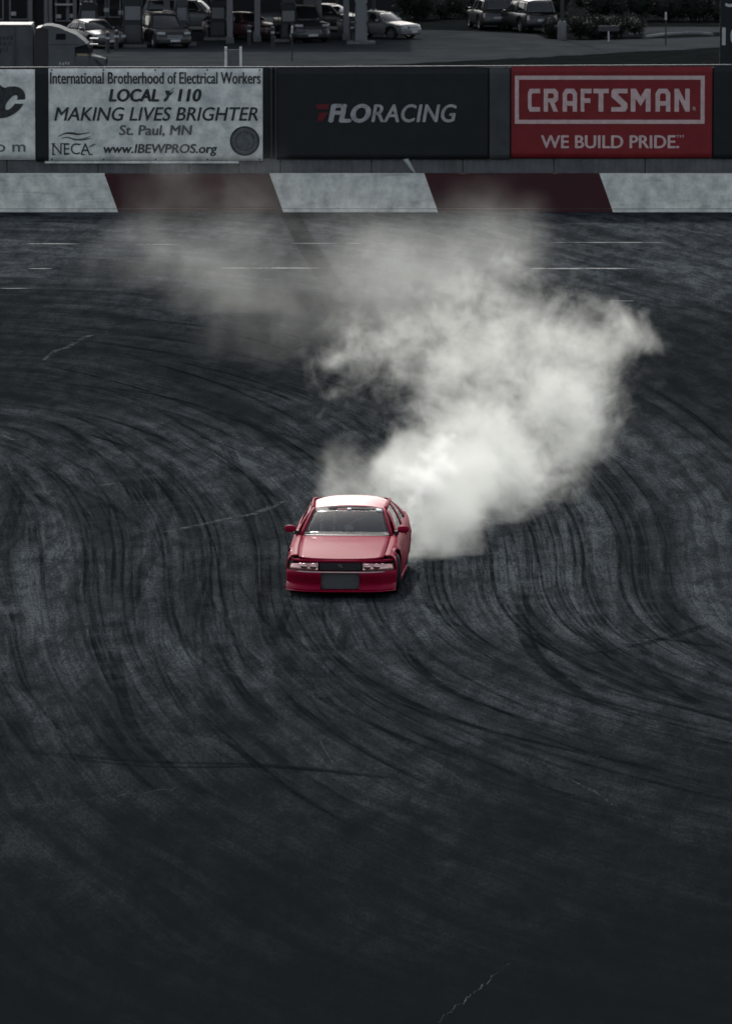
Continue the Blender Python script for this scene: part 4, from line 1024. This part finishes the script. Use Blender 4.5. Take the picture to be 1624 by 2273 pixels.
p = lot(1350, 92); o = empty('road_sign', (p.x, p.y, ZL)); tag(o, 'small pale board on one post before the hedge', 'sign'); MB().tube([(0, 0, 0), (0, 0, .55)], .04, 8).build('post', M['rail'], o); MB().box(-.55, .55, -.03, .03, .552, .85, .01).build('board', M['slate_panel'], o)
# white posts with a grey screen just behind the fence
GY = 193.2
gt = empty('screen_frame', (at(517, 130, GY).x, GY, terrain_h(0, GY))); tag(gt, 'two white posts with a grey screen standing above the fence', 'frame'); gx = gt.location.x; gz0 = gt.location.z
for u in (501, 534): MB().box(at(u, 130, GY).x - gx - .033, at(u, 130, GY).x - gx + .033, -.03, .03, 0, at(812, 103, GY).z - gz0, .008).build('post', M['white_paint'], gt)
MB().box(at(505, 130, GY).x - gx, at(530.5, 130, GY).x - gx, -.012, .012, .6, at(812, 109, GY).z - gz0).build('screen', M['sheet_metal'], gt)
# dark number board at the right edge
NY = 192.4; nb = empty('number_board', (at(1660, 60, NY).x, NY, 0)); tag(nb, 'tall black board with pale numerals at the right picture edge', 'board'); nx0 = nb.location.x
def nz(v): return at(812, v, NY).z
MB().box(at(1597, 60, NY).x - nx0, at(1735, 60, NY).x - nx0, -.04, .04, nz(160), nz(-70), .01).build('panel', M['black_banner'], nb)
for u in (1612, 1720): MB().box(at(u, 60, NY).x - nx0 - .05, at(u, 60, NY).x - nx0 + .05, .042, .14, -.1, nz(-60)).build('post', M['dark_steel'], nb)
text_faces('10', (at(1603, 60, NY).x - nx0, at(1646, 60, NY).x - nx0, nz(99), nz(60)), -.045, .02).build('numeral', M['rail'], nb)
text_faces('5', (at(1610, 60, NY).x - nx0, at(1634, 60, NY).x - nx0, nz(14), nz(-25)), -.045, .02).build('numeral', M['rail'], nb)

# hedge plants
M['leaf'] = mat('leaf', (.020, .024, .019), .8, .15, vary=.6, scale=2.0)
def shrub(u, v, w_, h, label, n=2600):
    p = lot(u, v); o = empty('shrub', (p.x, p.y, ZL)); tag(o, label, 'shrub', 'shrubs of the planting bed'); mb = MB()
    lob = [(random.gauss(0, w_ * .3), random.gauss(0, .5), h * random.uniform(.4, .75), random.uniform(.35, .6)) for _ in range(6)]
    for k in range(n):
        c = random.choice(lob); d = Vector((random.gauss(0, 1), random.gauss(0, 1), random.gauss(0, 1))).normalized() * random.uniform(.5, 1.25)
        q = Vector((c[0] + d.x * c[3] * w_ * .6, c[1] + d.y * .7, max(.05, c[2] + d.z * h * .42)))
        a = Vector((random.gauss(0, 1), random.gauss(0, 1), random.gauss(0, 1))).normalized(); b = a.orthogonal().normalized(); s = random.uniform(.05, .10)
        mb.add([q + a * s, q + b * s * .5, q - a * s, q - b * s * .5], [(0, 1, 2, 3)])
    for c in lob:
        bm = bmesh.new(); bmesh.ops.create_icosphere(bm, subdivisions=2, radius=1.0)
        mb.add([(c[0] + q.co.x * c[3] * w_ * .4 * random.uniform(.7, 1.1), c[1] + q.co.y * .55, max(.03, c[2] + q.co.z * h * .38 * random.uniform(.85, 1.1))) for q in bm.verts], [[q.index for q in f.verts] for f in bm.faces]); bm.free()
    mb.build('foliage', M['leaf'], o)['kind'] = 'stuff'; mb = MB()
    for k in range(4): mb.tube([(random.uniform(-.1, .1), 0, 0), (random.uniform(-w_, w_) * .35, random.uniform(-.3, .3), h * .7)], [.04, .015], 5)
    mb.build('stem', M['facade'], o)
for i, (u, v, w_, h, lb) in enumerate([(1222, 84, 1.2, 1.0, 'low dark shrub left of the concrete pole footing'), (1285, 86, 1.5, 1.1, 'dark shrub right of the concrete pole footing'), (1330, 85, 1.4, 1.1, 'dark shrub left of the small pale board'), (1378, 83, 1.3, 1.0, 'dark shrub at the right end of the planting bed'),
        (930, 44, 2.2, 1.6, 'dark shrub right of the flared light pole'), (990, 40, 2.2, 1.5, 'second dark shrub from the flared light pole'), (1040, 36, 1.8, 1.4, 'dark shrub behind the left suv of the pair'), (1150, 30, 2.4, 1.6, 'dark shrub behind the two parked suvs'), (1230, 34, 2.4, 1.9, 'dark shrub behind the tall light pole'),
        (1320, 44, 2.6, 1.8, 'wide dark shrub behind the small pale board'), (1400, 46, 2.4, 1.8, 'dark shrub at the left end of the service road'), (1480, 46, 2.6, 1.7, 'dark shrub behind the service road and marker post'), (1565, 46, 2.6, 1.7, 'dark shrub left of the number board')]): shrub(u, v, w_, h, lb)

# ------------------------------------------------------------------ tyre smoke: closed bodies filled with uneven white vapour
def smoke_body(name, puffs, label, dens, nscale, thr, amp, ystretch=.6, voxel=.22, aniso=.5, seed=0.0, detail=7, rng_=1.1, nrough=.66, pwr=1.8, col=(.78, .795, .765)):
    """puffs: (u, v, Y, radius px, weight)"""
    P = []
    for (u, v, Y, rp, wgt) in puffs:
        c = at(u, v, Y); r = rp * Y / FPX; P.append((c, r, wgt))
    bm = bmesh.new()
    for c, r, wgt in P:
        bmesh.ops.create_icosphere(bm, subdivisions=3, radius=1.0, matrix=Matrix.Translation(c) @ Matrix.Diagonal((r + .3, r / ystretch + .4, r + .3, 1)))
    me = bpy.data.meshes.new(name); bm.to_mesh(me); bm.free()
    o = bpy.data.objects.new(name, me); COL.objects.link(o)
    md = o.modifiers.new('r', 'REMESH'); md.mode = 'VOXEL'; md.voxel_size = voxel
    bpy.context.view_layer.update()
    dg = bpy.context.evaluated_depsgraph_get(); me2 = bpy.data.meshes.new_from_object(o.evaluated_get(dg)); o.modifiers.clear(); o.data = me2
    co = np.empty(len(me2.vertices) * 3, np.float32); me2.vertices.foreach_get('co', co); co = co.reshape(-1, 3)
    co[:, 2] = np.maximum(co[:, 2], .012); me2.vertices.foreach_set('co', co.ravel()); me2.update()
    for p in me2.polygons: p.use_smooth = True
    m = bpy.data.materials.new(name); m.use_nodes = True; nt = m.node_tree; N = nt.nodes; L = nt.links; N.clear()
    out = N.new('ShaderNodeOutputMaterial'); pv = N.new('ShaderNodeVolumePrincipled'); L.new(pv.outputs[0], out.inputs['Volume'])
    pv.inputs['Color'].default_value = (*col, 1); pv.inputs['Anisotropy'].default_value = aniso
    tc = N.new('ShaderNodeTexCoord')
    def noise(sc, det, dist, vec, rough=.6):
        n = N.new('ShaderNodeTexNoise'); n.inputs['Scale'].default_value = sc; n.inputs['Detail'].default_value = det; n.inputs['Roughness'].default_value = rough
        n.inputs['Distortion'].default_value = dist; L.new(vec, n.inputs['Vector']); return n
    off = N.new('ShaderNodeVectorMath'); off.operation = 'ADD'; L.new(tc.outputs['Object'], off.inputs[0]); off.inputs[1].default_value = (seed, seed * .7, seed * 1.3)
    wn_ = noise(nscale * .5, 4, 0, off.outputs[0], .65)
    wsub = N.new('ShaderNodeVectorMath'); wsub.operation = 'MULTIPLY_ADD'; L.new(wn_.outputs['Color'], wsub.inputs[0]); wsub.inputs[1].default_value = (2.2, 2.2, 2.0); wsub.inputs[2].default_value = (-1.1, -1.1, -1.0)
    wp = N.new('ShaderNodeVectorMath'); wp.operation = 'ADD'; L.new(tc.outputs['Object'], wp.inputs[0]); L.new(wsub.outputs[0], wp.inputs[1])
    sc = N.new('ShaderNodeVectorMath'); sc.operation = 'MULTIPLY'; L.new(wp.outputs[0], sc.inputs[0]); sc.inputs[1].default_value = (1, ystretch, 1)
    acc = None
    for c, r, wgt in P:
        d = N.new('ShaderNodeVectorMath'); d.operation = 'DISTANCE'; L.new(sc.outputs[0], d.inputs[0]); d.inputs[1].default_value = (c.x, c.y * ystretch, c.z)
        k = N.new('ShaderNodeMath'); k.operation = 'MULTIPLY_ADD'; k.use_clamp = True; L.new(d.outputs['Value'], k.inputs[0]); k.inputs[1].default_value = -1 / r; k.inputs[2].default_value = 1.0
        a = N.new('ShaderNodeMath'); a.operation = 'MULTIPLY_ADD'; L.new(k.outputs[0], a.inputs[0]); a.inputs[1].default_value = wgt
        if acc is None: a.inputs[2].default_value = 0.0
        else: L.new(acc, a.inputs[2])
        acc = a.outputs[0]
    n1 = noise(nscale, detail, .5, off.outputs[0], nrough)
    nn = N.new('ShaderNodeMath'); nn.operation = 'MULTIPLY_ADD'; L.new(n1.outputs['Fac'], nn.inputs[0]); nn.inputs[1].default_value = amp; nn.inputs[2].default_value = -.5 * amp
    mn = N.new('ShaderNodeMath'); mn.operation = 'MINIMUM'; L.new(acc, mn.inputs[0]); mn.inputs[1].default_value = 1.0
    ex = N.new('ShaderNodeMath'); ex.operation = 'MULTIPLY_ADD'; L.new(acc, ex.inputs[0]); ex.inputs[1].default_value = .13; L.new(mn.outputs[0], ex.inputs[2])
    s = N.new('ShaderNodeMath'); s.operation = 'ADD'; L.new(ex.outputs[0], s.inputs[0]); L.new(nn.outputs[0], s.inputs[1])
    mr = N.new('ShaderNodeMapRange'); mr.inputs[1].default_value = thr; mr.inputs[2].default_value = thr + rng_; 
    L.new(s.outputs[0], mr.inputs[0]); pw = N.new('ShaderNodeMath'); pw.operation = 'POWER'; L.new(mr.outputs[0], pw.inputs[0]); pw.inputs[1].default_value = pwr
    dm = N.new('ShaderNodeMath'); dm.operation = 'MULTIPLY'; L.new(pw.outputs[0], dm.inputs[0]); dm.inputs[1].default_value = dens; L.new(dm.outputs[0], pv.inputs['Density'])
    me2.materials.clear(); me2.materials.append(m)
    tag(o, label, 'smoke', kind='stuff'); return o
smoke_body('tyre_smoke', [(955, 1222, 113.8, 110, 2.0), (990, 1165, 115, 150, 1.7), (965, 1065, 116.8, 155, 2.8), (1110, 1115, 118.6, 165, .9), (1080, 1015, 119.5, 180, 1.1), (1220, 1045, 122, 170, .9), (1040, 945, 121.5, 180, 1.25), (1300, 950, 125.5, 180, .85),
    (1170, 880, 125.5, 225, .9), (1325, 850, 128.5, 175, .8), (1100, 770, 130, 220, .95), (1290, 735, 130.5, 175, .8), (1390, 740, 131, 105, .75), (1450, 750, 131, 72, .7), (950, 810, 132.5, 190, .95), (930, 690, 137, 215, .5), (1130, 640, 137, 200, .6), (790, 790, 136, 175, .68)],
    'dense white tyre smoke billowing from the rear wheel of the red car', 1.6, 1.5, .42, 3.0, voxel=.25, rng_=1.35, nrough=.74, pwr=1.5)
smoke_body('tyre_smoke', [(800, 1060, 116.8, 140, 1.0), (745, 1085, 116.0, 100, .7), (855, 1085, 116.0, 90, .7)], 'small grey puff of tyre smoke rising behind the red car roof', .7, 1.5, .3, 1.9, voxel=.15, seed=9.0)
smoke_body('smoke_veil', [(660, 690, 146, 260, .52), (540, 730, 148, 180, .36), (450, 580, 160, 220, .75), (310, 560, 166, 200, .65), (640, 590, 158, 250, .6), (820, 640, 152, 270, .8), (1010, 580, 150, 260, .8), (560, 430, 178, 180, .55), (380, 400, 182, 170, .55), (1150, 560, 152, 200, .6), (850, 520, 160, 200, .6)],
    'thin grey veil of drifting smoke in front of the barrier', .155, .65, .25, 2.0, voxel=.4, seed=21.0, ystretch=.45)
smoke_body('glare_smoke', [(948, 1055, 115.6, 62, 1.6), (985, 1035, 116.2, 60, 1.2), (935, 1120, 115.0, 62, 1.3), (925, 1180, 114.2, 50, 1.0)], 'brightest knot of smoke whitened as if in strong sun beside the rear window of the red car', 4.0, 2.2, .3, 2.0, voxel=.1, seed=4.0, ystretch=.8, rng_=1.2, nrough=.7, pwr=1.3, col=(.985, .985, .97))  # smoke colour whitened here to stand in for overexposed sunlight
